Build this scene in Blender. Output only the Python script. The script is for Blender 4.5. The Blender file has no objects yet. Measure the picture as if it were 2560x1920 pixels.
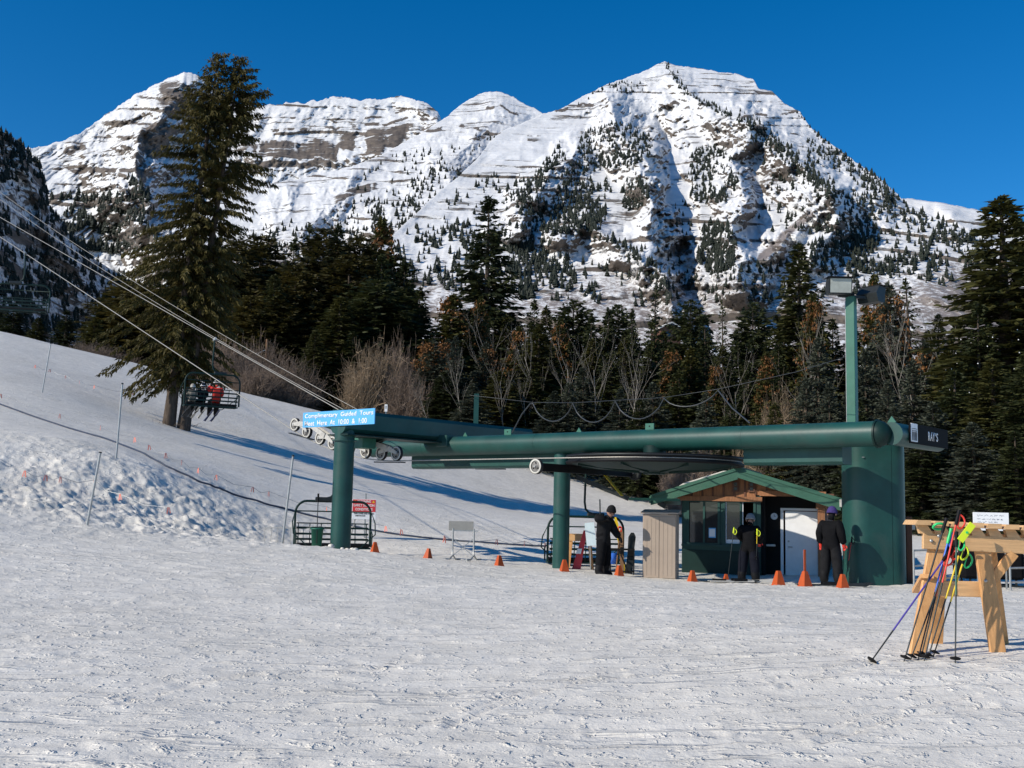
import bpy, bmesh, math, random
import numpy as np
from mathutils import Matrix, Vector

# ---------------------------------------------------------------- camera, sky, sun, exposure
scene = bpy.context.scene
COL = scene.collection
F = 2745.0                      # focal length in pixels of a 2560 px wide frame
PITCH, ROLL = math.radians(6.55), math.radians(1.3)
CAM = np.array([0.0, 0.0, 1.6])
RM = Matrix.Rotation(math.pi / 2 + PITCH, 4, 'X') @ Matrix.Rotation(ROLL, 4, 'Z')
cam_data = bpy.data.cameras.new("camera")
cam_data.sensor_width = 36.0
cam_data.lens = 36.0 * F / 2560.0
cam_data.clip_start = 0.1
cam_data.clip_end = 30000.0
cam = bpy.data.objects.new("camera", cam_data)
cam.matrix_world = Matrix.Translation(Vector(CAM)) @ RM
COL.objects.link(cam)
scene.camera = cam

SUN_EL = math.radians(31.0)
SUN_H = np.array([-0.885, -0.465]); SUN_H /= np.linalg.norm(SUN_H)
TO_SUN = Vector((SUN_H[0] * math.cos(SUN_EL), SUN_H[1] * math.cos(SUN_EL), math.sin(SUN_EL)))
world = bpy.data.worlds.new("World")
scene.world = world
world.use_nodes = True
wn = world.node_tree.nodes; wl = world.node_tree.links
wn.clear()
sky = wn.new("ShaderNodeTexSky"); sky.sky_type = 'NISHITA'
sky.sun_disc = False
sky.sun_elevation = SUN_EL
sky.sun_rotation = math.atan2(TO_SUN.x, TO_SUN.y)
sky.altitude = 2000.0
sky.air_density = 1.0; sky.dust_density = 0.25; sky.ozone_density = 4.0
hs = wn.new("ShaderNodeHueSaturation"); hs.inputs['Saturation'].default_value = 1.34; hs.inputs['Value'].default_value = 1.0
bg = wn.new("ShaderNodeBackground"); bg.inputs['Strength'].default_value = 0.135
wo = wn.new("ShaderNodeOutputWorld")
wl.new(sky.outputs[0], hs.inputs['Color']); wl.new(hs.outputs[0], bg.inputs['Color']); wl.new(bg.outputs[0], wo.inputs['Surface'])
sd = bpy.data.lights.new("sun", 'SUN'); sd.energy = 4.7; sd.angle = math.radians(0.53); sd.color = (1.0, 0.93, 0.82)
so = bpy.data.objects.new("sun", sd); COL.objects.link(so)
so.rotation_euler = TO_SUN.to_track_quat('Z', 'Y').to_euler()
scene.view_settings.view_transform = 'Standard'
scene.view_settings.look = 'None'
scene.view_settings.gamma = 1.0
scene.view_settings.exposure = 0.0
scene.render.engine = 'CYCLES'
scene.cycles.max_bounces = 5
scene.cycles.diffuse_bounces = 3
scene.cycles.transparent_max_bounces = 8
scene.cycles.use_denoising = True

rng = random.Random(7)
R3 = np.array(RM.to_3x3())

def ray(px, py):
    d = R3 @ np.array([(px - 1280) / F, (960 - py) / F, -1.0])
    return d / d[1]

def W(px, py, Y):
    return CAM + ray(px, py) * Y

def raygrid(px, py):
    d = np.stack([(px - 1280) / F, (960 - py) / F, -np.ones_like(px)], -1) @ R3.T
    return d / d[..., 1:2]

# ---------------------------------------------------------------- numpy noise
def _hash(ix, iy, seed):
    h = (ix.astype(np.int64) * 374761393 + iy.astype(np.int64) * 668265263 + seed * 2147483647) & 0xFFFFFFFF
    h = ((h ^ (h >> 13)) * 1274126177) & 0xFFFFFFFF
    return ((h ^ (h >> 16)) & 0xFFFF) / 65535.0

def vnoise(x, y, seed=0):
    x = np.asarray(x, float); y = np.asarray(y, float)
    ix = np.floor(x); iy = np.floor(y)
    fx = x - ix; fy = y - iy
    fx = fx * fx * fx * (fx * (fx * 6 - 15) + 10); fy = fy * fy * fy * (fy * (fy * 6 - 15) + 10)
    a = _hash(ix, iy, seed); b = _hash(ix + 1, iy, seed); c = _hash(ix, iy + 1, seed); d = _hash(ix + 1, iy + 1, seed)
    return (a + (b - a) * fx) * (1 - fy) + (c + (d - c) * fx) * fy - 0.5

def fbm(x, y, octv=5, seed=0, gain=0.5, lac=2.03):
    s = 0; a = 1.0
    for o in range(octv):
        ca, sa = math.cos(o * 0.9), math.sin(o * 0.9)
        s = s + a * vnoise(x * ca - y * sa + o * 17.3, x * sa + y * ca - o * 9.1, seed + o)
        a *= gain; x = x * lac; y = y * lac
    return s

def ridged(x, y, octv=5, seed=0, gain=0.5):
    s = 0; a = 1.0
    for o in range(octv):
        s = s + a * (1 - np.abs(vnoise(x + o * 7.7, y - o * 3.1, seed + o)) * 4)
        a *= gain; x = x * 2.07; y = y * 2.07
    return s

def polydist(X, Y, pts):
    best = np.full(np.shape(X), 1e9)
    for (x0, y0), (x1, y1) in zip(pts[:-1], pts[1:]):
        dx, dy = x1 - x0, y1 - y0
        t = np.clip(((X - x0) * dx + (Y - y0) * dy) / (dx * dx + dy * dy + 1e-9), 0, 1)
        best = np.minimum(best, np.hypot(X - x0 - t * dx, Y - y0 - t * dy))
    return best

def sstep(a, b, x):
    t = np.clip((x - a) / (b - a), 0, 1)
    return t * t * (3 - 2 * t)

# ---------------------------------------------------------------- materials
MATS = {}
def mat(name, col, rough=0.6, var=0.12, scale=6.0, bump=0.0, bscale=None, metal=0.0, spec=0.4, objvar=0.0, stretch=None, dirt=None, coat=0.0):
    if name in MATS:
        return MATS[name]
    m = bpy.data.materials.new(name); m.use_nodes = True
    n = m.node_tree.nodes; l = m.node_tree.links
    b = n["Principled BSDF"]
    b.inputs['Roughness'].default_value = rough
    b.inputs['Metallic'].default_value = metal
    b.inputs['Specular IOR Level'].default_value = spec
    if coat: b.inputs['Coat Weight'].default_value = coat; b.inputs['Coat Roughness'].default_value = 0.15
    tc = n.new("ShaderNodeTexCoord"); mp = n.new("ShaderNodeMapping")
    if stretch: mp.inputs['Scale'].default_value = stretch
    l.new(tc.outputs['Object'], mp.inputs['Vector'])
    nz = n.new("ShaderNodeTexNoise"); nz.inputs['Scale'].default_value = scale; nz.inputs['Detail'].default_value = 6.0; nz.inputs['Roughness'].default_value = 0.6
    l.new(mp.outputs[0], nz.inputs['Vector'])
    ramp = n.new("ShaderNodeMapRange")
    ramp.inputs['From Min'].default_value = 0.3; ramp.inputs['From Max'].default_value = 0.7
    ramp.inputs['To Min'].default_value = 1 - var; ramp.inputs['To Max'].default_value = 1 + var
    l.new(nz.outputs['Fac'], ramp.inputs['Value'])
    src = ramp.outputs[0]
    if objvar:
        oi = n.new("ShaderNodeObjectInfo"); mr = n.new("ShaderNodeMapRange")
        mr.inputs['To Min'].default_value = 1 - objvar; mr.inputs['To Max'].default_value = 1 + objvar
        l.new(oi.outputs['Random'], mr.inputs['Value'])
        mm = n.new("ShaderNodeMath"); mm.operation = 'MULTIPLY'
        l.new(src, mm.inputs[0]); l.new(mr.outputs[0], mm.inputs[1]); src = mm.outputs[0]
    vm = n.new("ShaderNodeVectorMath"); vm.operation = 'SCALE'
    vm.inputs[0].default_value = col[:3]
    l.new(src, vm.inputs['Scale'])
    out = vm.outputs[0]
    if dirt:                                     # (colour, amount): blotchy wear with its own shape
        n2 = n.new("ShaderNodeTexNoise"); n2.inputs['Scale'].default_value = scale * 0.6; n2.inputs['Detail'].default_value = 8.0; n2.inputs['Roughness'].default_value = 0.7
        l.new(tc.outputs['Object'], n2.inputs['Vector'])
        r2 = n.new("ShaderNodeMapRange"); r2.inputs['From Min'].default_value = 0.52; r2.inputs['From Max'].default_value = 0.75; r2.inputs['To Max'].default_value = dirt[1]
        l.new(n2.outputs['Fac'], r2.inputs['Value'])
        mx = n.new("ShaderNodeMix"); mx.data_type = 'RGBA'
        l.new(r2.outputs[0], mx.inputs[0]); l.new(out, mx.inputs[6]); mx.inputs[7].default_value = (*dirt[0], 1)
        out = mx.outputs[2]
    l.new(out, b.inputs['Base Color'])
    if bump:
        nb = n.new("ShaderNodeTexNoise"); nb.inputs['Scale'].default_value = bscale or scale * 4; nb.inputs['Detail'].default_value = 4.0
        l.new(mp.outputs[0], nb.inputs['Vector'])
        bp = n.new("ShaderNodeBump"); bp.inputs['Strength'].default_value = 0.5; bp.inputs['Distance'].default_value = bump
        l.new(nb.outputs['Fac'], bp.inputs['Height']); l.new(bp.outputs[0], b.inputs['Normal'])
    MATS[name] = m
    return m

GREEN = mat("green_paint", (0.010, 0.060, 0.050), 0.45, 0.22, 1.6, 0.003, 14, dirt=((0.045, 0.075, 0.065), 0.6))
GREEN2 = mat("green_paint_pale", (0.030, 0.135, 0.092), 0.5, 0.12, 3.0, 0.002, 40, dirt=((0.09, 0.19, 0.14), 0.4))
DKGREEN = mat("dark_green_paint", (0.005, 0.024, 0.020), 0.5, 0.15, 4.0, spec=.25)
ROOFGREEN = mat("roof_green_metal", (0.035, 0.115, 0.075), 0.5, 0.12, 4.0, dirt=((0.09, 0.14, 0.11), 0.35))
HUTGREEN = mat("hut_green_paint", (0.011, 0.055, 0.045), 0.55, 0.15, 5.0, 0.002, 30, dirt=((0.03, 0.07, 0.06), 0.5))
STEEL = mat("galvanised_steel", (0.42, 0.42, 0.40), 0.42, 0.15, 9.0, metal=0.6)
PALESTEEL = mat("pale_painted_steel", (0.50, 0.48, 0.43), 0.5, 0.12, 9.0, dirt=((0.2, 0.18, 0.15), 0.5))
RUBBER = mat("rubber", (0.025, 0.024, 0.024), 0.8, 0.2, 10)
LINER = mat("sheave_liner", (0.55, 0.53, 0.47), 0.6, 0.1, 10)
BLACK = mat("black_paint", (0.006, 0.006, 0.007), 0.6, 0.2, 8, spec=.2)
DARKMETAL = mat("dark_metal", (0.035, 0.04, 0.04), 0.45, 0.2, 10, metal=0.5)
ROPE = mat("wire_rope", (0.36, 0.34, 0.30), 0.45, 0.2, 30, metal=0.4)
CABLE = mat("black_cable", (0.045, 0.05, 0.052), 0.35, 0.1, 10)
WHITE = mat("white_paint", (0.80, 0.80, 0.79), 0.5, 0.05, 5)
SIGNBLUE = mat("sign_blue", (0.10, 0.40, 0.74), 0.5, 0.04, 3)
SIGNRED = mat("sign_red", (0.62, 0.045, 0.05), 0.5, 0.06, 4)
SIGNBLACK = mat("sign_black", (0.008, 0.007, 0.007), 0.75, 0.1, 4, spec=.1)
ORANGE = mat("cone_orange", (0.46, 0.075, 0.012), 0.6, 0.12, 6.0, dirt=((0.25, 0.07, 0.03), 0.5))
FLAG = mat("flag_orange", (0.80, 0.26, 0.19), 0.7, 0.1, 6.0)
YELLOW = mat("yellow_paint", (0.72, 0.50, 0.02), 0.5, 0.1, 6.0)
LIME = mat("lime_plastic", (0.68, 0.80, 0.03), 0.4, 0.08, 6.0)
GREENPLASTIC = mat("green_plastic", (0.03, 0.55, 0.16), 0.4, 0.08, 6.0)
BLUEPLASTIC = mat("blue_plastic", (0.05, 0.18, 0.68), 0.4, 0.1, 6.0)
REDPLASTIC = mat("red_plastic", (0.72, 0.05, 0.03), 0.4, 0.1, 6.0)
PURPLE = mat("purple_anodised", (0.10, 0.07, 0.36), 0.35, 0.1, 6.0, metal=0.3)
TAN = mat("cabinet_tan", (0.36, 0.285, 0.22), 0.6, 0.06, 2.0, 0.002, 20, dirt=((0.30, 0.24, 0.19), 0.3))
CEDAR = mat("cedar_board", (0.30, 0.13, 0.055), 0.65, 0.30, 7.0, 0.004, 30, stretch=(6, 6, 0.6), objvar=0.18)
CEDARDK = mat("cedar_dark", (0.135, 0.058, 0.032), 0.7, 0.25, 7.0, 0.004, 30, stretch=(6, 6, 0.6), objvar=0.15)
PINEX = mat("pine_lumber_rail", (0.66, 0.40, 0.19), 0.55, 0.18, 5.0, 0.002, 40, stretch=(0.7, 9, 9), objvar=0.08, dirt=((0.50, 0.24, 0.08), 0.6))
PINEZ = mat("pine_lumber_post", (0.64, 0.34, 0.135), 0.55, 0.20, 5.0, 0.002, 40, stretch=(9, 9, 0.7), objvar=0.10, dirt=((0.48, 0.20, 0.06), 0.6))
POLEWOOD = mat("pole_wood", (0.22, 0.12, 0.06), 0.8, 0.25, 5.0, stretch=(9, 9, 0.5))
BARK = mat("bark", (0.075, 0.055, 0.04), 0.9, 0.45, 4.0, 0.03, 9, stretch=(3, 3, 0.7))
ASPENBARK = mat("aspen_bark", (0.27, 0.24, 0.20), 0.8, 0.35, 2.5, stretch=(1, 1, 3))
FABRICBLK = mat("black_fabric", (0.006, 0.006, 0.007), 0.9, 0.3, 12, 0.012, 9, spec=.12)
FABRICCHAR = mat("charcoal_fabric", (0.012, 0.012, 0.013), 0.9, 0.3, 12, 0.012, 9, spec=.15)
FABRICRED = mat("red_fabric", (0.75, 0.045, 0.03), 0.8, 0.15, 12, 0.012, 9)
FABRICGREY = mat("grey_knit", (0.22, 0.22, 0.23), 0.9, 0.2, 20, 0.006, 60)
FABRICPURPLE = mat("purple_knit", (0.045, 0.03, 0.14), 0.9, 0.2, 20, 0.006, 60)
FABRICTAN = mat("tan_fabric", (0.30, 0.28, 0.24), 0.85, 0.2, 12)
FABRICNAVY = mat("navy_fabric", (0.008, 0.009, 0.015), 0.9, 0.2, 12, 0.012, 9, spec=.12)
SKIN = mat("skin", (0.36, 0.19, 0.13), 0.55, 0.08, 12)
GLOSSBLK = mat("gloss_black", (0.012, 0.012, 0.014), 0.18, 0.1, 8)
GLASSM = mat("tinted_pane", (0.025, 0.028, 0.03), 0.06, 0.1, 2.0, spec=0.6)
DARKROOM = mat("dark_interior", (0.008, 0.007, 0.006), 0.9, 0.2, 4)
PAPER = mat("paper", (0.78, 0.79, 0.80), 0.7, 0.04, 6)
CLOUDY = mat("clear_plastic_sheet", (0.55, 0.65, 0.68), 0.25, 0.08, 3.0)
LENS = mat("lamp_lens", (0.36, 0.38, 0.34), 0.15, 0.15, 5.0, spec=0.6)

# ---------------------------------------------------------------- mesh builder
class MB:
    def __init__(s): s.v = []; s.f = []; s.smooth = []
    def add(s, vs, fs, smooth=False):
        o = len(s.v); s.v += [tuple(map(float, p)) for p in vs]
        s.f += [tuple(i + o for i in f) for f in fs]; s.smooth += [smooth] * len(fs); return s
    def box(s, c, size, rot=None, bev=0.0):
        hx, hy, hz = [q / 2 for q in size]
        if bev <= 0:
            P = [(sx * hx, sy * hy, sz * hz) for sz in (-1, 1) for sy in (-1, 1) for sx in (-1, 1)]
            Fc = [(0, 2, 3, 1), (4, 5, 7, 6), (0, 1, 5, 4), (2, 6, 7, 3), (0, 4, 6, 2), (1, 3, 7, 5)]
        else:
            b = min(bev, hx * .9, hy * .9, hz * .9)
            P = []; Fc = []
            bm = bmesh.new(); bmesh.ops.create_cube(bm, size=1.0)
            for v in bm.verts: v.co = Vector((v.co.x * 2 * hx, v.co.y * 2 * hy, v.co.z * 2 * hz))
            bmesh.ops.bevel(bm, geom=list(bm.edges), offset=b, segments=1, affect='EDGES')
            bm.verts.index_update()
            P = [tuple(v.co) for v in bm.verts]; Fc = [tuple(v.index for v in f.verts) for f in bm.faces]; bm.free()
        M = rot if rot is not None else Matrix.Identity(3)
        P = [tuple(Vector(c) + M @ Vector(p)) for p in P]
        return s.add(P, Fc)
    def bar(s, p0, p1, w, h, up=(0, 0, 1), bev=0.0):
        p0 = Vector(p0); p1 = Vector(p1); d = p1 - p0; L = d.length; x = d / L
        u = Vector(up); y = u.cross(x)
        if y.length < 1e-4: y = Vector((0, 1, 0)).cross(x)
        y.normalize(); z = x.cross(y)
        M = Matrix((x, y, z)).transposed()
        return s.box((p0 + p1) / 2, (L, w, h), M, bev)
    def cyl(s, p0, p1, r0, r1=None, n=16, caps=True):
        if r1 is None: r1 = r0
        p0 = Vector(p0); p1 = Vector(p1); x = (p1 - p0).normalized()
        a = Vector((0, 0, 1)) if abs(x.z) < 0.9 else Vector((1, 0, 0))
        y = a.cross(x).normalized(); z = x.cross(y)
        P = []
        for p, r in ((p0, r0), (p1, r1)):
            for i in range(n):
                t = 2 * math.pi * i / n
                P.append(p + (y * math.cos(t) + z * math.sin(t)) * r)
        s.add(P, [(i, (i + 1) % n, n + (i + 1) % n, n + i) for i in range(n)], True)
        if caps:
            s.add(P[:n], [tuple(range(n - 1, -1, -1))]); s.add(P[n:], [tuple(range(n))])
        return s
    def tube(s, pts, r, n=8, caps=True):
        pts = [Vector(p) for p in pts]; m = len(pts)
        rs = r if isinstance(r, (list, tuple)) else [r] * m
        P = []; prev = None
        for i, p in enumerate(pts):
            d = (pts[min(i + 1, m - 1)] - pts[max(i - 1, 0)]).normalized()
            if prev is None:
                a = Vector((0, 0, 1)) if abs(d.z) < 0.9 else Vector((1, 0, 0))
                y = a.cross(d).normalized()
            else:
                y = (prev - d * prev.dot(d)).normalized()
            prev = y; z = d.cross(y)
            for k in range(n):
                t = 2 * math.pi * k / n
                P.append(p + (y * math.cos(t) + z * math.sin(t)) * rs[i])
        Fc = []
        for i in range(m - 1):
            for k in range(n):
                Fc.append((i * n + k, i * n + (k + 1) % n, (i + 1) * n + (k + 1) % n, (i + 1) * n + k))
        s.add(P, Fc, True)
        if caps:
            s.add(P[:n], [tuple(range(n - 1, -1, -1))]); s.add(P[-n:], [tuple(range(n))])
        return s
    def lathe(s, prof, c=(0, 0, 0), axis='Z', n=24):
        P = []
        for r, h in prof:
            for k in range(n):
                t = 2 * math.pi * k / n
                a, b = r * math.cos(t), r * math.sin(t)
                q = (a, b, h) if axis == 'Z' else ((a, h, b) if axis == 'Y' else (h, a, b))
                P.append((c[0] + q[0], c[1] + q[1], c[2] + q[2]))
        Fc = []
        for i in range(len(prof) - 1):
            for k in range(n):
                q = (i * n + k, i * n + (k + 1) % n, (i + 1) * n + (k + 1) % n, (i + 1) * n + k)
                Fc.append(q if axis == 'Z' else q[::-1])
        return s.add(P, Fc, True)
    def prism(s, poly, d):
        n = len(poly); d = Vector(d)
        P = [Vector(p) for p in poly] + [Vector(p) + d for p in poly]
        return s.add(P, [tuple(range(n - 1, -1, -1)), tuple(range(n, 2 * n))] + [(i, (i + 1) % n, n + (i + 1) % n, n + i) for i in range(n)])
    def mesh(s, name):
        me = bpy.data.meshes.new(name); me.from_pydata(s.v, [], s.f); me.update()
        me.polygons.foreach_set("use_smooth", s.smooth)
        return me
    def build(s, name, m, parent=None, **kw):
        me = s.mesh(name); me.materials.append(m)
        return link(name, me, parent, **kw)

def link(name, data, parent=None, loc=None, rotz=None, label=None, cat=None, group=None, kind=None):
    o = bpy.data.objects.new(name, data); COL.objects.link(o)
    if parent is not None: o.parent = parent
    if loc is not None: o.location = tuple(loc)
    if rotz is not None: o.rotation_euler = (0, 0, rotz)
    tag(o, label, cat, group, kind)
    return o

def tag(o, label=None, cat=None, group=None, kind=None):
    if label: o["label"] = label
    if cat: o["category"] = cat
    if group: o["group"] = group
    if kind: o["kind"] = kind
    return o

def thing(name, label, cat, loc=(0, 0, 0), rotz=0.0, group=None):
    o = link(name, None, None, loc, rotz, label, cat, group)
    o.empty_display_size = 0.2
    return o

def copy_tree(o, parent=None):
    c = o.copy(); COL.objects.link(c); c.parent = parent
    for ch in list(o.children): copy_tree(ch, c)
    return c

def np_mesh(name, V, Fq, smooth=True):
    me = bpy.data.meshes.new(name)
    V = np.ascontiguousarray(V, dtype=np.float32); Fq = np.ascontiguousarray(Fq, dtype=np.int32)
    k = Fq.shape[1]
    me.vertices.add(len(V)); me.vertices.foreach_set("co", V.ravel())
    me.loops.add(Fq.size); me.loops.foreach_set("vertex_index", Fq.ravel())
    me.polygons.add(len(Fq)); me.polygons.foreach_set("loop_start", np.arange(0, Fq.size, k, dtype=np.int32))
    me.polygons.foreach_set("use_smooth", np.full(len(Fq), smooth))
    me.update(calc_edges=True)
    return me

def grid_faces(nr, nc, wrap=False):
    i = np.arange(nr - 1)[:, None]; j = np.arange(nc if wrap else nc - 1)[None, :]
    j2 = (j + 1) % nc
    return np.stack([i * nc + j, i * nc + j2, (i + 1) * nc + j2, (i + 1) * nc + j], -1).reshape(-1, 4)

def chaikin(pts, n=2, closed=True):
    P = [Vector(p) for p in pts]
    for _ in range(n):
        Q = []
        for a, c in zip(P[:-1], P[1:]): Q += [a * .75 + c * .25, a * .25 + c * .75]
        P = Q + ([Q[0]] if closed else [])
        if closed and (P[-1] - P[0]).length > 1e-6: P.append(P[0])
    return P

def text_mesh(name, txt, m, width=None, height=None, depth=0.004, bold=0.012, parent=None, M=None, spacing=1.0, align='CENTER'):
    cu = bpy.data.curves.new(name, 'FONT'); cu.body = txt; cu.size = 1.0; cu.extrude = 0.0; cu.offset = bold
    cu.align_x = align; cu.align_y = 'CENTER'; cu.space_character = spacing; cu.resolution_u = 3
    t = bpy.data.objects.new(name, cu); COL.objects.link(t)
    dg = bpy.context.evaluated_depsgraph_get(); dg.update()
    me = bpy.data.meshes.new_from_object(t.evaluated_get(dg))
    bpy.data.objects.remove(t); bpy.data.curves.remove(cu)
    n = len(me.vertices); a = np.empty(n * 3, np.float32); me.vertices.foreach_get("co", a); a = a.reshape(-1, 3)
    mn = a.min(0); mx = a.max(0)
    sx = width / (mx[0] - mn[0]) if width else None
    sy = height / (mx[1] - mn[1]) if height else None
    if sx is None: sx = sy
    if sy is None: sy = sx
    a[:, 0] = (a[:, 0] - (mn[0] + mx[0]) / 2) * sx; a[:, 1] = (a[:, 1] - (mn[1] + mx[1]) / 2) * sy; a[:, 2] = 0
    me.vertices.foreach_set("co", a.ravel())
    bm = bmesh.new(); bm.from_mesh(me)
    r = bmesh.ops.extrude_face_region(bm, geom=list(bm.faces))
    for v in [e for e in r['geom'] if isinstance(e, bmesh.types.BMVert)]: v.co.z += depth
    bmesh.ops.recalc_face_normals(bm, faces=list(bm.faces))
    bm.to_mesh(me); bm.free()
    if M is not None: me.transform(M)
    me.materials.clear(); me.materials.append(m)
    return link(name, me, parent, kind="stuff" if name == "lettering" else None)

def frame(o, x, z):
    """matrix whose local x runs along x, local y along z (up of a sign), local z out of the sign"""
    x = Vector(x).normalized(); z = Vector(z).normalized(); n = x.cross(z).normalized(); z = n.cross(x)
    M = Matrix((x, z, n)).transposed().to_4x4(); M.translation = Vector(o); return M
# ---------------------------------------------------------------- snow ground
GP = []
def gpx(px, py, Y): GP.append(tuple(W(px, py, Y)))
for p in [(0, 0, 0), (-4, 1, 0), (4, 1, 0), (0, 6, 0), (-5, 7, 0), (5, 7, .05), (0, -15, -.2), (-15, -8, 0), (15, -8, 0), (-40, -20, 2), (40, -20, 0), (-10, 12, .15), (0, 13, .12), (0, 20, .14), (-8, 20, .3)]:
    GP.append(p)
for q in [(2388, 1640, 10.4), (2520, 1622, 10.9), (850, 1372, 30), (1068, 1396, 29.2), (1247, 1409, 28.8), (1410, 1427, 29.3), (1510, 1438, 27.6),
          (1660, 1446, 28.3), (1870, 1460, 27.8), (2075, 1462, 25.6), (2180, 1470, 24.2), (2480, 1480, 24),
          (250, 1325, 27), (735, 1365, 29.2), (305, 1150, 35), (125, 985, 53), (0, 1308, 26), (430, 1070, 58),
          (908, 1190, 62), (1313, 1275, 66), (1672, 1310, 70),
          (0, 826, 75), (330, 905, 78), (730, 1010, 82), (1100, 1102, 88), (1477, 1194, 95), (1621, 1242, 100),
          (2000, 1300, 75), (2400, 1335, 50), (2560, 1340, 50), (2560, 1420, 30)]:
    gpx(*q)
for p in [(-5.2, 32.6, .15), (-3.4, 33.6, .18), (-7.6, 33.2, .55), (-60, 75, 17), (-50, 40, 8), (-34, 22, 2.5), (-22, 12, .6), (-75, 110, 20), (-45, 120, 9), (-25, 115, 7.0), (-8, 118, 5.0), (6, 122, 3.0), (20, 120, 1.6), (50, 100, 1.0), (60, 40, .5), (30, 15, 0.2), (50, 10, 0.5)]:
    GP.append(p)
GP = np.array(GP)
_c2 = 3.0 ** 2
_A = np.sqrt((GP[:, None, 0] - GP[None, :, 0]) ** 2 + (GP[:, None, 1] - GP[None, :, 1]) ** 2 + _c2)
_n = len(GP)
_P = np.c_[np.ones(_n), GP[:, :2]]
_S = np.block([[_A - 0.15 * np.eye(_n), _P], [_P.T, np.zeros((3, 3))]])
_w = np.linalg.solve(_S, np.r_[GP[:, 2], np.zeros(3)])

DARK_LINE_PX = [(-22, 1003, 0), (0, 1012, 0), (148, 1064, 0), (250, 1094, 0), (336, 1126, 0), (413, 1167, 0), (493, 1204, 0), (630, 1251, 0), (816, 1300, 0), (1010, 1335, 0)]
def zbase(x, y):
    x = np.asarray(x, float); y = np.asarray(y, float)
    z = _w[_n] + _w[_n + 1] * x + _w[_n + 2] * y
    for i in range(_n):
        z = z + _w[i] * np.sqrt((x - GP[i, 0]) ** 2 + (y - GP[i, 1]) ** 2 + _c2)
    r = np.hypot(x, y)
    k = sstep(120, 240, r)
    back = sstep(20, 60, -y)
    z = z * (1 - back) + 0.3 * back
    return z * (1 - k) + 1.0 * k

def Gbase(px, py):
    r = ray(px, py)
    Ys = np.geomspace(5, 140, 900)
    d = zbase(r[0] * Ys, Ys) - (CAM[2] + r[2] * Ys)
    i = np.argmax(d > 0) if (d > 0).any() else len(Ys) - 1
    return CAM + r * Ys[i]

DARK_LINE_XY = [tuple(Gbase(a, b)[:2]) for a, b, _ in DARK_LINE_PX]
BANKC = [tuple(Gbase(a, b)[:2]) for a, b in [(-150, 1160), (60, 1190), (230, 1255), (400, 1292), (470, 1306)]]

TRACKS = []
_tr = random.Random(21)
for pts_ in ([(1120, 1815), (1250, 1760), (1340, 1735), (1460, 1705), (1560, 1690)], [(700, 1700), (830, 1690), (960, 1670), (1040, 1655)], [(1960, 1720), (2060, 1700), (2200, 1660)], [(300, 1770), (480, 1720), (650, 1690)], [(1480, 1835), (1640, 1840), (1800, 1835)], [(60, 1610), (240, 1590), (420, 1585)], [(1700, 1600), (1850, 1570), (1990, 1560)], [(2050, 1860), (2250, 1800), (2480, 1770)]):
    TRACKS.append(([tuple(Gbase(*q)[:2]) for q in pts_], .022))
    d_ = _tr.uniform(.10, .16); TRACKS.append(([(a, c + d_ * 2.2) for a, c in TRACKS[-1][0]], .016))
def zf(x, y):
    x = np.asarray(x, float); y = np.asarray(y, float)
    z = zbase(x, y)
    r = np.hypot(x, y)
    # churned bank of snow lumps at the foot of the slope
    d = polydist(x, y, BANKC)
    m = sstep(6.5, 0.8, d) * (0.35 + 0.75 * sstep(-.25, .25, fbm(x * .16, y * .16, 3, 28)))
    lump = fbm(x * 0.55, y * 0.55, 4, 11, 0.6) + 0.35 * (ridged(x * 0.9 + 3, y * 0.9, 4, 21, .6) - 1.1)
    z = z + 0.52 * m * (0.60 * fbm(x * 0.26, y * 0.32, 3, 12) + 0.20 * lump + 0.22 * np.maximum(0, fbm(x * 1.25 + 5, y * 1.5, 4, 27, .7)) + 0.11 * np.abs(fbm(x * 3.1, y * 2.6, 3, 29, .7)) * 2)
    m3 = sstep(8.5, 2.0, d)
    z = z + m3 * 0.12 * np.maximum(0, fbm(x * 2.6, y * 2.6, 3, 25)) * (0.4 + sstep(-.1, .25, fbm(x * .2, y * .2, 2, 26)))
    # broad rolls on the slope, groomed plain in front
    z = z + 0.16 * fbm(x * 0.07, y * 0.07, 3, 31) * sstep(32, 60, r) * sstep(140, 100, r)
    z = z + 0.05 * fbm(x * 0.25, y * 0.25, 3, 41) * sstep(3, 12, r)
    near = sstep(60, 20, r)
    z = z + near * (0.018 * fbm(x * 1.3, y * 1.6, 3, 51) + 0.045 * np.maximum(0, fbm(x * 2.2 + 2 * fbm(x * .3, y * .3, 2, 3), y * 4.5, 3, 61) - 0.12))
    for pts, dep in TRACKS:
        if np.size(x) > 5: z = z - dep * np.exp(-(polydist(x, y, pts) / 0.035) ** 2) + 0.55 * dep * np.exp(-((polydist(x, y, pts) - .085) / 0.04) ** 2)
    # skid ridges scraped by skis: long, thin, scattered
    th = 0.35
    for k, (th, sd) in enumerate(((0.10, 71), (-0.22, 81), (0.5, 91))):
        a = x * math.cos(th) + y * math.sin(th); c = -x * math.sin(th) + y * math.cos(th)
        n1 = vnoise(a * 0.55 + 40 * vnoise(c * .4, c * .1, sd), c * 4.2 + 0.8 * vnoise(a * .4, c * .2, sd + 1), sd + 2)
        z = z + near * 0.065 * np.maximum(0, n1 - 0.24) * sstep(-.12, .2, fbm(x * .35, y * .35, 2, sd + 4))
    return z

def G(px, py):
    r = ray(px, py)
    Ys = np.geomspace(5, 140, 2400)
    d = zf(r[0] * Ys, Ys) - (CAM[2] + r[2] * Ys)
    i = np.argmax(d > 0) if (d > 0).any() else len(Ys) - 1
    return CAM + r * Ys[i]

def ground_at(px, Y, py=1400):
    p = W(px, py, Y); return np.array([p[0], p[1], float(zf(p[0], p[1]))])

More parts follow.
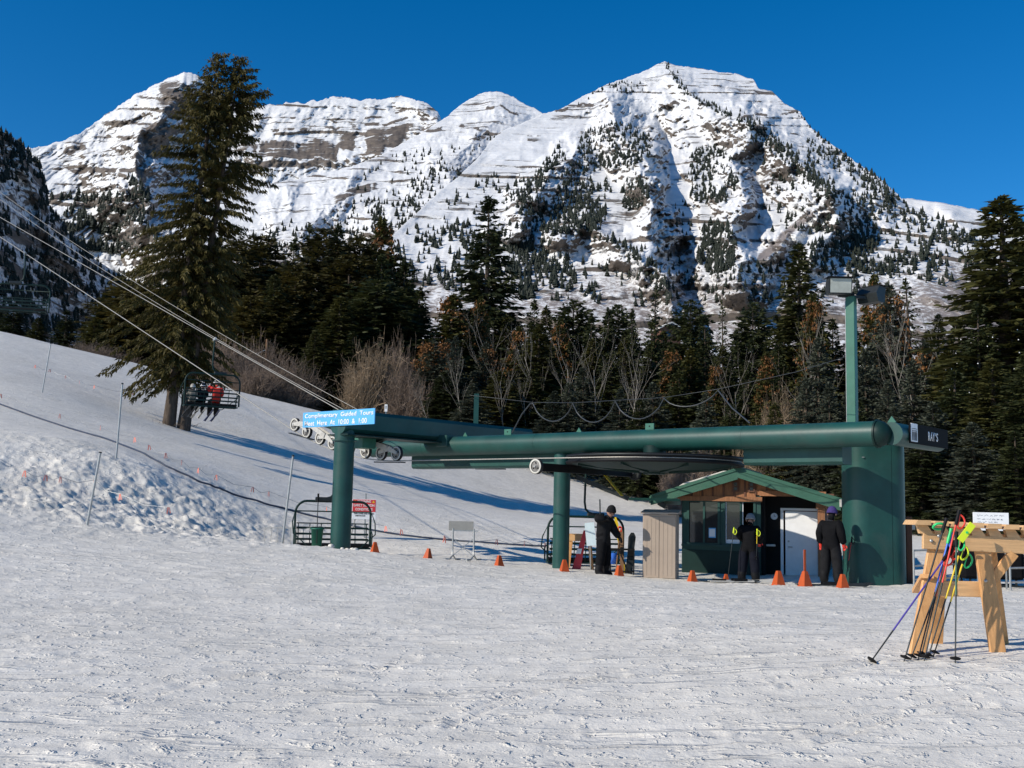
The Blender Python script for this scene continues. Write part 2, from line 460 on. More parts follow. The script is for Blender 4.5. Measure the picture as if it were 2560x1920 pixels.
def snow_material():
    m = bpy.data.materials.new("packed_snow"); m.use_nodes = True
    n = m.node_tree.nodes; l = m.node_tree.links; b = n["Principled BSDF"]
    b.inputs['Roughness'].default_value = 0.62; b.inputs['Specular IOR Level'].default_value = 0.25
    tc = n.new("ShaderNodeTexCoord")
    def noise(sc, det, rough=0.55, scale=(1, 1, 1), rot=0.0, dist=0.0):
        mp = n.new("ShaderNodeMapping"); mp.inputs['Scale'].default_value = scale; mp.inputs['Rotation'].default_value = (0, 0, rot)
        l.new(tc.outputs['Object'], mp.inputs['Vector'])
        t = n.new("ShaderNodeTexNoise"); t.inputs['Scale'].default_value = sc; t.inputs['Detail'].default_value = det
        t.inputs['Roughness'].default_value = rough; t.inputs['Distortion'].default_value = dist
        l.new(mp.outputs[0], t.inputs['Vector']); return t.outputs['Fac']
    def math2(op, a, bb):
        q = n.new("ShaderNodeMath"); q.operation = op
        for i, s in enumerate((a, bb)):
            if isinstance(s, (int, float)): q.inputs[i].default_value = s
            else: l.new(s, q.inputs[i])
        return q.outputs[0]
    def rng_(s, a, c, lo, hi):
        q = n.new("ShaderNodeMapRange"); q.inputs['From Min'].default_value = a; q.inputs['From Max'].default_value = c
        q.inputs['To Min'].default_value = lo; q.inputs['To Max'].default_value = hi; l.new(s, q.inputs['Value']); return q.outputs[0]
    big = noise(0.35, 5, 0.6)
    med = noise(2.5, 6, 0.65)
    mixc = n.new("ShaderNodeMix"); mixc.data_type = 'RGBA'
    l.new(rng_(big, 0.35, 0.68, 0, 1), mixc.inputs[0])
    mixc.inputs[6].default_value = (0.715, 0.67, 0.585, 1); mixc.inputs[7].default_value = (0.815, 0.765, 0.675, 1)
    sc = n.new("ShaderNodeVectorMath"); sc.operation = 'SCALE'
    l.new(mixc.outputs[2], sc.inputs[0]); l.new(rng_(med, 0.3, 0.7, 0.87, 1.08), sc.inputs['Scale'])
    l.new(sc.outputs[0], b.inputs['Base Color'])
    # scraped streaks, ski marks and crumbs
    s1 = rng_(noise(1.0, 5, 0.6, (0.9, 5.0, 1), 0.10, 0.8), 0.58, 0.74, 0, 1)
    s2 = rng_(noise(1.0, 5, 0.6, (0.8, 4.0, 1), -0.45, 0.6), 0.60, 0.76, 0, 1)
    s3 = rng_(noise(1.0, 4, 0.6, (0.4, 5.0, 1), 0.75, 0.3), 0.61, 0.76, 0, 1)
    crumbs = rng_(noise(9.0, 3, 0.6), 0.56, 0.75, 0, 1)
    fine = noise(30.0, 3, 0.6)
    h = math2('ADD', math2('MULTIPLY', s1, 0.032), math2('MULTIPLY', s2, 0.030))
    h = math2('ADD', h, math2('MULTIPLY', s3, 0.040))
    h = math2('ADD', h, math2('MULTIPLY', crumbs, 0.026))
    h = math2('ADD', h, math2('MULTIPLY', fine, 0.007))
    h = math2('ADD', h, math2('MULTIPLY', med, 0.035))
    bp = n.new("ShaderNodeBump"); bp.inputs['Strength'].default_value = 0.85; bp.inputs['Distance'].default_value = 1.0
    l.new(h, bp.inputs['Height']); l.new(bp.outputs[0], b.inputs['Normal'])
    return m
SNOW = snow_material()

def build_ground():
    a_in = np.linspace(math.radians(-29), math.radians(29), 700)
    a_out = np.linspace(math.radians(29), math.radians(360 - 29), 90)[1:-1]
    az = np.r_[a_in, a_out]
    rr = np.r_[np.geomspace(0.6, 5.0, 24)[:-1], np.geomspace(5.0, 20.0, 170)[:-1], np.geomspace(20.0, 46.0, 270)[:-1], np.geomspace(46.0, 125.0, 110), np.geomspace(125, 9000, 30)[1:]]
    Rg, Ag = np.meshgrid(rr, az, indexing='ij')
    X = Rg * np.sin(Ag); Y = Rg * np.cos(Ag)
    Z = zf(X, Y)
    V = np.stack([X, Y, Z], -1).reshape(-1, 3)
    nr, nc = len(rr), len(az)
    Fq = grid_faces(nr, nc, True)[:, ::-1]
    me = np_mesh("snow_ground", V, Fq)
    bm_v = len(V)
    me.materials.append(SNOW)
    o = link("snow_ground", me, kind="structure", label="packed grey white snow of the ski run and slope")
    o["category"] = "snow"
    c = MB(); k = len(az)
    c.add([(0, 0, float(zf(0, 0)))] + [tuple(V[i]) for i in range(k)], [(0, 1 + (i + 1) % k, 1 + i) for i in range(k)])
    c.build("snow_patch", SNOW, o)
build_ground()

# ---------------------------------------------------------------- mountains
def mountain_material():
    m = bpy.data.materials.new("mountain_snow_and_rock"); m.use_nodes = True
    n = m.node_tree.nodes; l = m.node_tree.links; b = n["Principled BSDF"]
    b.inputs['Roughness'].default_value = 0.75; b.inputs['Specular IOR Level'].default_value = 0.15
    tc = n.new("ShaderNodeTexCoord")
    def noise(sc, det, rough=0.6, scale=(1, 1, 1), dist=0.0):
        mp = n.new("ShaderNodeMapping"); mp.inputs['Scale'].default_value = scale
        l.new(tc.outputs['Object'], mp.inputs['Vector'])
        t = n.new("ShaderNodeTexNoise"); t.inputs['Scale'].default_value = sc; t.inputs['Detail'].default_value = det; t.inputs['Roughness'].default_value = rough
        t.inputs['Distortion'].default_value = dist
        l.new(mp.outputs[0], t.inputs['Vector']); return t.outputs['Fac']
    def rng_(s, a, c, lo, hi):
        q = n.new("ShaderNodeMapRange"); q.inputs['From Min'].default_value = a; q.inputs['From Max'].default_value = c
        q.inputs['To Min'].default_value = lo; q.inputs['To Max'].default_value = hi; l.new(s, q.inputs['Value']); return q.outputs[0]
    def add(a, c, op='ADD'):
        q = n.new("ShaderNodeMath"); q.operation = op
        for i, s in enumerate((a, c)):
            if isinstance(s, (int, float)): q.inputs[i].default_value = s
            else: l.new(s, q.inputs[i])
        return q.outputs[0]
    ra = n.new("ShaderNodeAttribute"); ra.attribute_name = "rock"
    sa = n.new("ShaderNodeAttribute"); sa.attribute_name = "scrub_shade"
    strata = noise(0.036, 7, 0.66, (0.16, 0.16, 2.6), 0.35)
    patch = noise(0.006, 5, 0.6, (1, 1, 1.3), 0.3)
    blot = noise(0.03, 6, 0.65)
    # rock where the ground is steep, broken up by ledges holding snow
    rk = add(add(add(ra.outputs['Fac'], rng_(strata, 0.25, 0.75, -0.50, 0.50)), rng_(blot, 0.3, 0.7, -0.22, 0.22)), rng_(patch, 0.32, 0.68, 0.02, 0.42))
    rk = rng_(rk, 0.46, 0.62, 0, 1)
    rc = n.new("ShaderNodeMix"); rc.data_type = 'RGBA'
    l.new(rng_(noise(0.05, 6, 0.7, (0.4, 0.4, 2.5)), 0.3, 0.7, 0, 1), rc.inputs[0])
    rc.inputs[6].default_value = (0.075, 0.063, 0.055, 1); rc.inputs[7].default_value = (0.20, 0.165, 0.135, 1)
    sn = n.new("ShaderNodeMix"); sn.data_type = 'RGBA'
    l.new(rng_(blot, 0.35, 0.65, 0, 1), sn.inputs[0])
    sn.inputs[6].default_value = (0.68, 0.675, 0.665, 1); sn.inputs[7].default_value = (0.78, 0.775, 0.765, 1)
    # leafless brush poking through thin snow lower down, and one gully's painted shade
    brush = add(sa.outputs['Fac'], rng_(noise(0.16, 5, 0.75, (1, 1, 1.0)), 0.3, 0.7, -0.55, 0.55))
    brush = rng_(brush, 0.40, 0.75, 0, 0.85)
    sb = n.new("ShaderNodeMix"); sb.data_type = 'RGBA'
    l.new(brush, sb.inputs[0]); l.new(sn.outputs[2], sb.inputs[6]); sb.inputs[7].default_value = (0.15, 0.115, 0.10, 1)
    fin = n.new("ShaderNodeMix"); fin.data_type = 'RGBA'
    l.new(rk, fin.inputs[0]); l.new(sb.outputs[2], fin.inputs[6]); l.new(rc.outputs[2], fin.inputs[7])
    l.new(fin.outputs[2], b.inputs['Base Color'])
    bp = n.new("ShaderNodeBump"); bp.inputs['Strength'].default_value = 1.0; bp.inputs['Distance'].default_value = 1.0
    h = add(add(rng_(noise(0.02, 5, 0.5, (1, 1, 1.4)), 0, 1, 0, 5.0), rng_(strata, 0, 1, 0, 4.0)), add(rk, 2.2, 'MULTIPLY'))
    l.new(h, bp.inputs['Height']); l.new(bp.outputs[0], b.inputs['Normal'])
    return m
MOUNT = mountain_material()
LAYERS = {}

def interp_poly(px, pts):
    pts = np.array(pts, float); return np.interp(px, pts[:, 0], pts[:, 1])

def layer(name, label, x0, x1, sky, bottom, nu, nv, D0, t0, k, spurs=(), bands=(), P=60.0, terr=0.8, namp=14.0, flute=0.0, scrub_shade=None, seed=0, rockbias=0.0, Dfun=None, slope_lo=0.40, jag=3.0, rocks=(), rcap=0.52):
    px = np.linspace(x0, x1, nu)
    sk = interp_poly(px, sky) + jag * fbm(px * 0.05, px * 0 + seed, 5, seed + 5, 0.75) + jag * 1.2 * vnoise(px * .02, px * 0, seed + 9)
    v = np.linspace(0, 1, nv) ** 0.92
    PX = np.repeat(px[None], nv, 0); PY = bottom + (sk[None] - bottom) * v[:, None]
    Rr = raygrid(PX, PY)
    t = Rr[..., 2]
    D = D0 * (k - t0) / np.maximum(k - t, 0.06)
    if Dfun is not None: D = Dfun(PX, PY, t, D)
    mpp = D / F                                             # metres per pixel
    Xw = Rr[..., 0] * D; Zw = CAM[2] + t * D
    wx = 44 * fbm(PX * .014, PY * .014, 5, seed + 1, .6); wy = 36 * fbm(PX * .014 + 9, PY * .014, 5, seed + 2, .6)
    h = np.zeros_like(D)
    for pts, A, w in spurs:
        d = polydist(PX + wx, PY + wy * 0.6, pts)
        h = h + 1.75 * A * np.maximum(0, 1 - d / (0.92 * w)) ** 1.1
    # gully and rib texture, running down the slope
    sc = 1.0 / 300.0
    h = h + namp * (ridged((Xw + 60 * fbm(Xw * sc, Zw * sc, 3, seed + 7)) * sc * 1.6, Zw * sc * 0.55, 5, seed + 3, 0.55) - 1.2)
    h = h + 0.75 * namp * fbm(Xw * sc * 7, Zw * sc * 4, 5, seed + 13, 0.65) + 0.5 * namp * (ridged(Xw * sc * 5 + 2 * fbm(Xw * sc * 2, Zw * sc * 2, 2, seed), Zw * sc * 1.6, 4, seed + 33, .55) - 1.1)
    if flute:
        h = h + flute * np.abs(vnoise(Xw / 95 + 1.5 * vnoise(Zw / 160, Xw / 300, seed), Zw / 900, seed + 8)) * 2
    # strata: cliffs alternate with ledges
    zz = Zw + 0.05 * Xw + 70 * fbm(Xw / 700, Zw / 700, 4, seed + 4) + 6 * fbm(Xw / 60, Zw / 60, 3, seed + 40)
    ph = zz / P; f = ph - np.floor(ph)
    cl = 0.24
    g = np.where(f < cl, f * 0.05, cl * 0.05 + (f - cl) * (1 - cl * 0.05) / (1 - cl))
    layer_strength = _hash(np.floor(ph), np.zeros_like(ph), seed + 77)
    st = terr * sstep(-0.12, 0.22, fbm(Xw / 200, Zw / 110, 4, seed + 6, .65)) * (0.25 + 0.75 * layer_strength)
    h = h - (g - f) * P / max(k - 0.02, .3) * st
    rock = st * sstep(cl, cl * 0.6, f) * sstep(-0.02, 0.03, f) * 0.75
    for pts, hw, strength in bands:                         # marked cliff bands
        dd = PY + 14 * fbm(PX * .025, PY * 0, 4, seed + 19, .6) - interp_poly(PX[0], pts)[None]
        inside = sstep(pts[0][0] - 25, pts[0][0] + 25, PX) * sstep(pts[-1][0] + 25, pts[-1][0] - 25, PX)
        e = sstep(hw, hw * 0.6, np.abs(dd)) * inside * strength * sstep(-.25, .05, fbm(PX * .03, PY * .02, 3, seed + 29))
        rock = np.maximum(rock, e * (0.75 + 0.7 * fbm(PX * .05, PY * .05, 3, seed + 20)))
        h = h + inside * strength * np.clip((dd + hw) / (2 * hw), 0, 1) * hw * mpp * 2.2 * sstep(60, 10, np.abs(dd))
    for (cx, cy, rx, ry, s_) in rocks:
        e = ((PX + wx * .6 - cx) / rx) ** 2 + ((PY + wy * .6 - cy) / ry) ** 2
        rock = np.maximum(rock, s_ * sstep(1.2, 0.5, e) * (0.8 + 0.8 * fbm(PX * .06, PY * .06, 3, seed + 23)))
    fade = sstep(0.0, 0.05, 1 - v)[:, None] * 0.75 + 0.25
    D = D - h * fade
    Pt = CAM + Rr * D[..., None]
    # slope -> extra rock
    du = np.gradient(Pt, axis=1); dv = np.gradient(Pt, axis=0)
    nrm = np.cross(du, dv); nrm /= np.linalg.norm(nrm, axis=-1, keepdims=True) + 1e-9
    nrm *= np.sign(-(nrm * Rr).sum(-1, keepdims=True))
    rock = np.minimum(np.maximum(rock, sstep(slope_lo, slope_lo - 0.30, nrm[..., 2]) * 0.8) + rockbias, rcap)
    scr = np.zeros_like(D)
    if scrub_shade is not None: scr = scrub_shade(PX, PY)
    # back side so that the ridge has depth
    top = Pt[-1]; rays = Rr[-1]
    extra = []
    for q, dd in ((0.15, 80), (0.5, 260), (1.0, 600)):
        e = top + rays * dd; e[:, 2] = top[:, 2] - dd * 0.55
        extra.append(e)
    skirt = Pt[0].copy(); skirt[:, :2] *= 0.7; skirt[:, 2] = -15
    PA = np.concatenate([skirt[None], Pt, np.stack(extra)], 0)
    nr, nc = PA.shape[:2]
    me = np_mesh(name, PA.reshape(-1, 3), grid_faces(nr, nc))
    pad = np.zeros((3, nc))
    for an, arr in (("rock", np.concatenate([rock[:1] * 0, rock, pad + .3])), ("scrub_shade", np.concatenate([scr[:1], scr, pad]))):
        at = me.attributes.new(an, 'FLOAT', 'POINT'); at.data.foreach_set("value", np.ascontiguousarray(arr, dtype=np.float32).ravel())
    me.materials.append(MOUNT)
    o = link(name, me, kind="structure", label=label); o["category"] = "mountain"
    LAYERS[name] = (px, sk, bottom, nv, Pt, label)
    return o

def surf(name, px, py):
    pxs, sk, bottom, nv, Pt, _ = LAYERS[name]
    i = np.interp(px, pxs, np.arange(len(pxs)))
    s = np.interp(px, pxs, sk)
    v = (bottom - py) / (bottom - s)
    if v > 0.995 or v < 0.02: return None
    j = v ** (1 / 0.92) * (nv - 1)
    i0 = min(int(i), len(pxs) - 2); j0 = min(int(j), nv - 2); a = i - i0; c = j - j0
    return (Pt[j0, i0] * (1 - a) + Pt[j0, i0 + 1] * a) * (1 - c) + (Pt[j0 + 1, i0] * (1 - a) + Pt[j0 + 1, i0 + 1] * a) * c

# far right shoulder
layer("far_snow_ridge", "smooth snowy ridge behind the right flank of the main peak", 2050, 2900,
      [(2050, 480), (2240, 498), (2300, 500), (2400, 515), (2480, 535), (2560, 555), (2900, 640)], 900, 160, 90, 1500, .16, .62,
      spurs=[([(2350, 505), (2420, 580), (2480, 700)], 40, 80)], P=70, terr=.5, namp=7, seed=3)
# left summit and the long plateau ridge
layer("plateau_mountain", "distant snow peak and long banded cliff ridge under the blue sky", -250, 1260,
      [(-250, 430), (0, 390), (75, 367), (150, 356), (200, 332), (250, 295), (300, 262), (350, 232), (400, 206), (450, 184), (470, 180), (490, 186), (540, 222), (600, 258), (660, 264),
       (700, 258), (760, 256), (830, 245), (870, 247), (900, 250), (960, 250), (975, 243), (1010, 244), (1045, 247), (1075, 262), (1095, 283), (1105, 300), (1180, 360), (1260, 400)], 800, 480, 300, 2300, .17, .78,
      spurs=[([(470, 180), (425, 245), (385, 300), (352, 360), (332, 420), (330, 480), (372, 560), (420, 640)], 210, 130),
             ([(160, 355), (230, 400), (300, 440)], 30, 60), ([(1050, 250), (1085, 330), (1060, 400)], 60, 60)],
      bands=[([(150, 424), (250, 420), (340, 424)], 6, 1.0), ([(120, 493), (230, 497), (380, 492)], 10, 1.1), ([(600, 362), (700, 372), (800, 378), (900, 372), (1010, 352)], 26, 1.4),
             ([(600, 405), (760, 412), (900, 408)], 10, 1.3), ([(640, 290), (760, 296), (900, 300), (1080, 270)], 3, 1.0), ([(680, 325), (800, 318), (940, 312), (1090, 292)], 4, 1.1), ([(860, 345), (960, 330), (1080, 318)], 10, 1.1)],
      P=80, terr=1.0, namp=20, flute=75, rcap=.64, jag=5.0, seed=11, rocks=[(440, 250, 55, 60, 1.0), (395, 350, 45, 50, 1.1), (350, 420, 18, 60, .9), (245, 290, 40, 14, .8), (190, 380, 40, 10, .8)])
# the middle summit with its long descending shoulder
layer("middle_mountain", "middle snow peak with a long white shoulder falling to the valley", 430, 1560,
      [(430, 560), (520, 500), (600, 472), (640, 462), (720, 452), (800, 434), (880, 415), (950, 390), (1040, 340), (1100, 302), (1150, 264), (1180, 244), (1210, 231), (1240, 225), (1270, 236), (1300, 252), (1350, 280), (1420, 320), (1560, 360)], 920, 480, 300, 1000, .14, .56,
      spurs=[([(1240, 225), (1220, 300), (1150, 380), (1050, 470), (960, 560)], 55, 110), ([(900, 415), (840, 500), (760, 600)], 40, 90), ([(1130, 440), (1080, 520), (1000, 620)], 40, 70), ([(700, 460), (720, 560), (640, 660)], 25, 70)],
      bands=[([(1010, 318), (1090, 322), (1200, 322)], 5, .9), ([(840, 492), (880, 478), (930, 468)], 12, 1.2), ([(1180, 350), (1210, 338), (1260, 345), (1350, 345)], 9, 1.1), ([(1150, 446), (1210, 440)], 10, 1.0), ([(1190, 282), (1250, 268), (1300, 285)], 4, .9)],
      P=38, terr=.9, namp=10, seed=23, scrub_shade=lambda X, Y: 0.75 * sstep(520, 680, Y))
# the main peak
layer("main_mountain", "big snow covered main peak with wooded spurs and shaded gullies", 780, 2950,
      [(780, 760), (900, 660), (1000, 570), (1100, 480), (1200, 392), (1230, 350), (1262, 322), (1300, 312), (1350, 288), (1400, 270), (1450, 245), (1500, 220), (1560, 196), (1600, 181), (1640, 160), (1660, 153), (1690, 163), (1740, 171), (1790, 176), (1850, 188), (1885, 200), (1897, 222), (1930, 229), (1960, 258), (2000, 276), (2020, 310), (2060, 345), (2100, 375), (2150, 410), (2200, 445), (2240, 482), (2262, 505), (2330, 540), (2400, 570), (2470, 612), (2560, 690), (2700, 780), (2950, 860)],
      1010, 740, 390, 640, .10, .58,
      spurs=[([(1660, 150), (1700, 215), (1740, 250), (1800, 290), (1860, 305), (1920, 350), (1990, 415), (2070, 480)], 75, 95),
             ([(1530, 225), (1528, 290), (1545, 330), (1580, 380), (1625, 430), (1645, 490), (1650, 560)], 75, 85),
             ([(1440, 385), (1385, 440), (1310, 500), (1285, 560)], 45, 65),
             ([(1865, 305), (1830, 370), (1845, 430), (1842, 500), (1830, 570), (1845, 640), (1850, 720)], 55, 75),
             ([(2070, 480), (2010, 540), (1950, 600), (1900, 650)], 34, 45),
             ([(1400, 590), (1470, 560), (1540, 590), (1610, 640), (1660, 700), (1690, 780)], 42, 70),
             ([(2240, 480), (2150, 500), (2080, 560), (2040, 640)], 40, 80), ([(1800, 180), (1810, 220), (1850, 260)], 28, 45),
             ([(1640, 300), (1665, 400), (1690, 520), (1695, 640), (1720, 740)], -45, 55),
             ([(1880, 400), (1885, 520), (1880, 620)], -22, 50)],
      bands=[([(1395, 273), (1450, 268), (1520, 262)], 4, 1.0), ([(1620, 276), (1700, 264), (1780, 268)], 6, 1.0), ([(1860, 292), (1930, 288), (2000, 272)], 4, 1.0), ([(1440, 345), (1500, 330), (1540, 320)], 9, .9), ([(1560, 445), (1620, 470), (1655, 480)], 16, .9), ([(1280, 352), (1350, 350)], 9, 1.0)],
      P=34, terr=.9, namp=6.5, seed=37, scrub_shade=lambda X, Y: 0.62 * sstep(560, 760, Y) + 0.35 * sstep(2250, 2450, X) * sstep(600, 700, Y) + .9 * sstep(16, 5, polydist(X, Y, [(2025, 535), (1960, 590), (1905, 645)])) , slope_lo=.36,  # brush term along the diagonal line paints a gully's brown shade
      rocks=[(1965, 590, 14, 14, .5), (1930, 620, 14, 14, .5), (1690, 620, 40, 12, .7)])
# the shaded near mountain on the left
def _dl(PX, PY, t, D):
    return (430 + 1.05 * (PX + 300)) * (1 + 0.9 * np.maximum(0, t - 0.05))
layer("shaded_mountain", "steep wooded mountainside lying in blue shade", -420, 560,
      [(-420, 60), (-200, 200), (-100, 270), (0, 328), (35, 343), (70, 380), (98, 410), (110, 450), (120, 505), (150, 550), (175, 590), (200, 615), (240, 650), (330, 705), (420, 770), (560, 850)], 1010, 260, 260, 500, .1, .8,
      spurs=[([(60, 380), (90, 520), (160, 650), (260, 760)], 18, 60)], P=60, terr=.9, namp=9, seed=51, Dfun=_dl, scrub_shade=lambda X, Y: 0.5 + 0 * X, rocks=[(100, 480, 20, 45, 1.1), (130, 610, 40, 30, .8), (60, 590, 50, 25, .7)])
# ---------------------------------------------------------------- vegetation
def foliage(name, c0, c1, transl=0.25):
    m = bpy.data.materials.new(name); m.use_nodes = True
    n = m.node_tree.nodes; l = m.node_tree.links; b = n["Principled BSDF"]
    b.inputs['Roughness'].default_value = 0.65; b.inputs['Specular IOR Level'].default_value = 0.25
    tc = n.new("ShaderNodeTexCoord"); oi = n.new("ShaderNodeObjectInfo")
    nz = n.new("ShaderNodeTexNoise"); nz.inputs['Scale'].default_value = 0.9; nz.inputs['Detail'].default_value = 6.0; nz.inputs['Roughness'].default_value = 0.7
    l.new(tc.outputs['Object'], nz.inputs['Vector'])
    mr = n.new("ShaderNodeMapRange"); mr.inputs['From Min'].default_value = 0.32; mr.inputs['From Max'].default_value = 0.68
    l.new(nz.outputs['Fac'], mr.inputs['Value'])
    ad = n.new("ShaderNodeMath"); ad.operation = 'MULTIPLY_ADD'; ad.inputs[1].default_value = 0.5; ad.inputs[2].default_value = -0.25
    l.new(oi.outputs['Random'], ad.inputs[0])
    a2 = n.new("ShaderNodeMath"); a2.operation = 'ADD'; a2.use_clamp = True
    l.new(ad.outputs[0], a2.inputs[0]); l.new(mr.outputs[0], a2.inputs[1])
    mx = n.new("ShaderNodeMix"); mx.data_type = 'RGBA'; l.new(a2.outputs[0], mx.inputs[0])
    mx.inputs[6].default_value = (*c0, 1); mx.inputs[7].default_value = (*c1, 1)
    l.new(mx.outputs[2], b.inputs['Base Color'])
    tr = n.new("ShaderNodeBsdfTranslucent"); l.new(mx.outputs[2], tr.inputs['Color'])
    ms = n.new("ShaderNodeMixShader"); ms.inputs[0].default_value = transl
    l.new(b.outputs[0], ms.inputs[1]); l.new(tr.outputs[0], ms.inputs[2])
    l.new(ms.outputs[0], n["Material Output"].inputs['Surface'])
    return m
NEEDLE = foliage("spruce_needles", (0.020, 0.026, 0.008), (0.105, 0.098, 0.026))
NEEDLEDK = foliage("dark_spruce_needles", (0.013, 0.021, 0.008), (0.066, 0.072, 0.022))
NEEDLEBLUE = foliage("blue_spruce_needles", (0.022, 0.031, 0.022), (0.098, 0.106, 0.070))
OLD = foliage("old_fir_needles", (0.017, 0.019, 0.006), (0.115, 0.092, 0.022))
CONES = foliage("spruce_cones", (0.12, 0.05, 0.014), (0.24, 0.105, 0.03), 0.1)
FARNEEDLE = foliage("far_conifer_needles", (0.012, 0.018, 0.013), (0.028, 0.034, 0.022), 0.0)
TWIGS = mat("bare_twigs", (0.21, 0.155, 0.115), 0.85, 0.3, 1.2, objvar=0.2)
TWIGSPALE = mat("pale_twigs", (0.28, 0.205, 0.13), 0.85, 0.3, 1.2, objvar=0.12)

def kites(P, D, w, r, roll=None):
    """leaf-shaped quads: base points P, tip vectors D, widths w"""
    n = len(P)
    rnd = r.normal(size=(n, 3))
    S = np.cross(D, rnd); S /= np.linalg.norm(S, axis=1, keepdims=True) + 1e-9
    S *= (w / 2)[:, None]
    V = np.stack([P, P + D * 0.42 + S, P + D, P + D * 0.42 - S], 1).reshape(-1, 3)
    Fq = np.arange(n * 4).reshape(-1, 4)
    return V, Fq

def conifer_meshes(tag_, seed, H, Lfun, zb, nbr, droop=0.25, upturn=0.2, tw=0.5, tww=0.218, dens=5.0, hang=0.25, stems=None, gaps=0.0, tipfine=True):
    r = np.random.default_rng(seed)
    if stems is None: stems = [((0, 0, 0), (r.normal() * .15, r.normal() * .15, H))]
    VV = []; TW = MB(); off = 0
    for si, (b0, b1) in enumerate(stems):
        b0 = np.array(b0, float); b1 = np.array(b1, float)
        zs = zb + (1 - zb) * (np.sort(r.random(nbr)) ** 0.92)
        az0 = r.random() * 6.28
        for i, hfr in enumerate(zs):
            az = az0 + i * 2.39996 + r.normal() * .3
            L = Lfun(hfr, az, si) * r.uniform(.72, 1.08)
            if L < 0.12: L = 0.12
            if gaps and vnoise(np.array([hfr * 9 + si * 50]), np.array([az * 0.9]), seed)[0] > 0.5 - gaps: continue
            o = b0 + (b1 - b0) * hfr
            m = max(3, int(L * dens))
            u = (np.arange(m) + r.random(m)) / m
            u = 0.12 + 0.88 * u
            dirh = np.array([math.cos(az), math.sin(az), 0])
            up = (hfr - 0.35) * 0.5                      # upper branches rise, lower ones sag
            dz = L * (up * u - droop * u ** 2 * (1.3 - hfr) * 1.4 + upturn * np.maximum(0, u - .6) ** 2 * 2)
            pts = o + dirh * (L * u)[:, None]; pts[:, 2] += dz
            side = np.array([-dirh[1], dirh[0], 0])
            for rep in range(3):
                s = r.choice([-1, 1], m) * r.uniform(.35, 1.0, m)
                if rep == 2: s *= 0.25
                ln = tw * r.uniform(.55, 1.25, m) * (1.15 - 0.55 * u) * min(1.0, 0.35 + L * 0.45)
                d = dirh * r.uniform(.35, .95, m)[:, None] + side * s[:, None]
                d[:, 2] += -hang * r.uniform(.3, 1.6, m) + (0.25 if hfr > .85 else 0)
                d /= np.linalg.norm(d, axis=1, keepdims=True)
                V, _ = kites(pts + r.normal(size=(m, 3)) * 0.05, d * ln[:, None], tww * r.uniform(.6, 1.3, m), r)
                VV.append(V)
            if i % 2 == 0 and L > .8:
                q = [tuple(o), tuple(o + dirh * L * .45 + np.array([0, 0, L * (up * .45 - droop * .2 * (1.3 - hfr) * 1.4)])), tuple(pts[-1])]
                TW.tube(q, [0.035 * min(1, L / 2), 0.022, 0.008], 3, False)
        # leader
        m = 26
        P = b0 + (b1 - b0) * r.uniform(.95, 1.0, m)[:, None]
        d = r.normal(size=(m, 3)) * .5; d[:, 2] = r.uniform(.4, 1.4, m); d /= np.linalg.norm(d, axis=1, keepdims=True)
        VV.append(kites(P, d * .32, np.full(m, .12), r)[0])
    V = np.concatenate(VV); me = np_mesh(tag_ + "_crown", V, np.arange(len(V)).reshape(-1, 4), False)
    T = MB()
    for b0, b1 in stems:
        b0 = Vector(b0); b1 = Vector(b1); q = []
        rad = []
        for k in range(7):
            t = k / 6
            p = b0.lerp(b1, t); q.append(p + Vector((0.05 * math.sin(7 * t + seed), 0.05 * math.cos(5 * t), 0)) * (1 - t)); rad.append((H / 72.0) * (1 - t) ** 0.9 + .02)
        rad[0] *= 1.25
        T.tube(q, rad, 8)
    T.v += []; o = len(T.v)
    T.f += [tuple(i + o for i in f) for f in TW.f]; T.v += TW.v; T.smooth += TW.smooth
    return me, T.mesh(tag_ + "_trunk")

def cone_clusters(tag_, seed, H, Lfun, lo, n):
    r = np.random.default_rng(seed)
    h = lo + (0.97 - lo) * r.random(n) ** 0.8
    az = r.random(n) * 6.28
    keep = vnoise(h * 14, az * 1.3, seed) > -0.12
    h = h[keep]; az = az[keep]
    L = np.array([Lfun(a, b, 0) for a, b in zip(h, az)]) * r.uniform(.55, 1.02, len(h)) + 0.08
    P = np.stack([np.cos(az) * L, np.sin(az) * L, h * H + L * (h - .45) * .5], 1)
    VV = []
    for _ in range(4):
        d = r.normal(size=(len(h), 3)) * .5; d[:, 2] = -1; d /= np.linalg.norm(d, axis=1, keepdims=True)
        VV.append(kites(P + r.normal(size=P.shape) * .10, d * 0.24, np.full(len(h), .12), r)[0])
    V = np.concatenate(VV)
    return np_mesh(tag_ + "_cones", V, np.arange(len(V)).reshape(-1, 4), False)

def cone_profile(R, p=0.85, belly=0.06):
    def f(h, az, si): return R * ((1 - h) ** p) * (1 + 0.12 * math.sin(az * 3 + h * 20)) * min(1, 0.55 + h / belly * .45) + 0.10
    return f
def round_profile(R):
    def f(h, az, si): return R * math.sqrt(max(0, 1 - (max(0, h - .18) / .82) ** 1.9)) * (0.75 + .25 * min(1, h / .2)) * (1 + 0.10 * math.sin(az * 4 + h * 15))
    return f

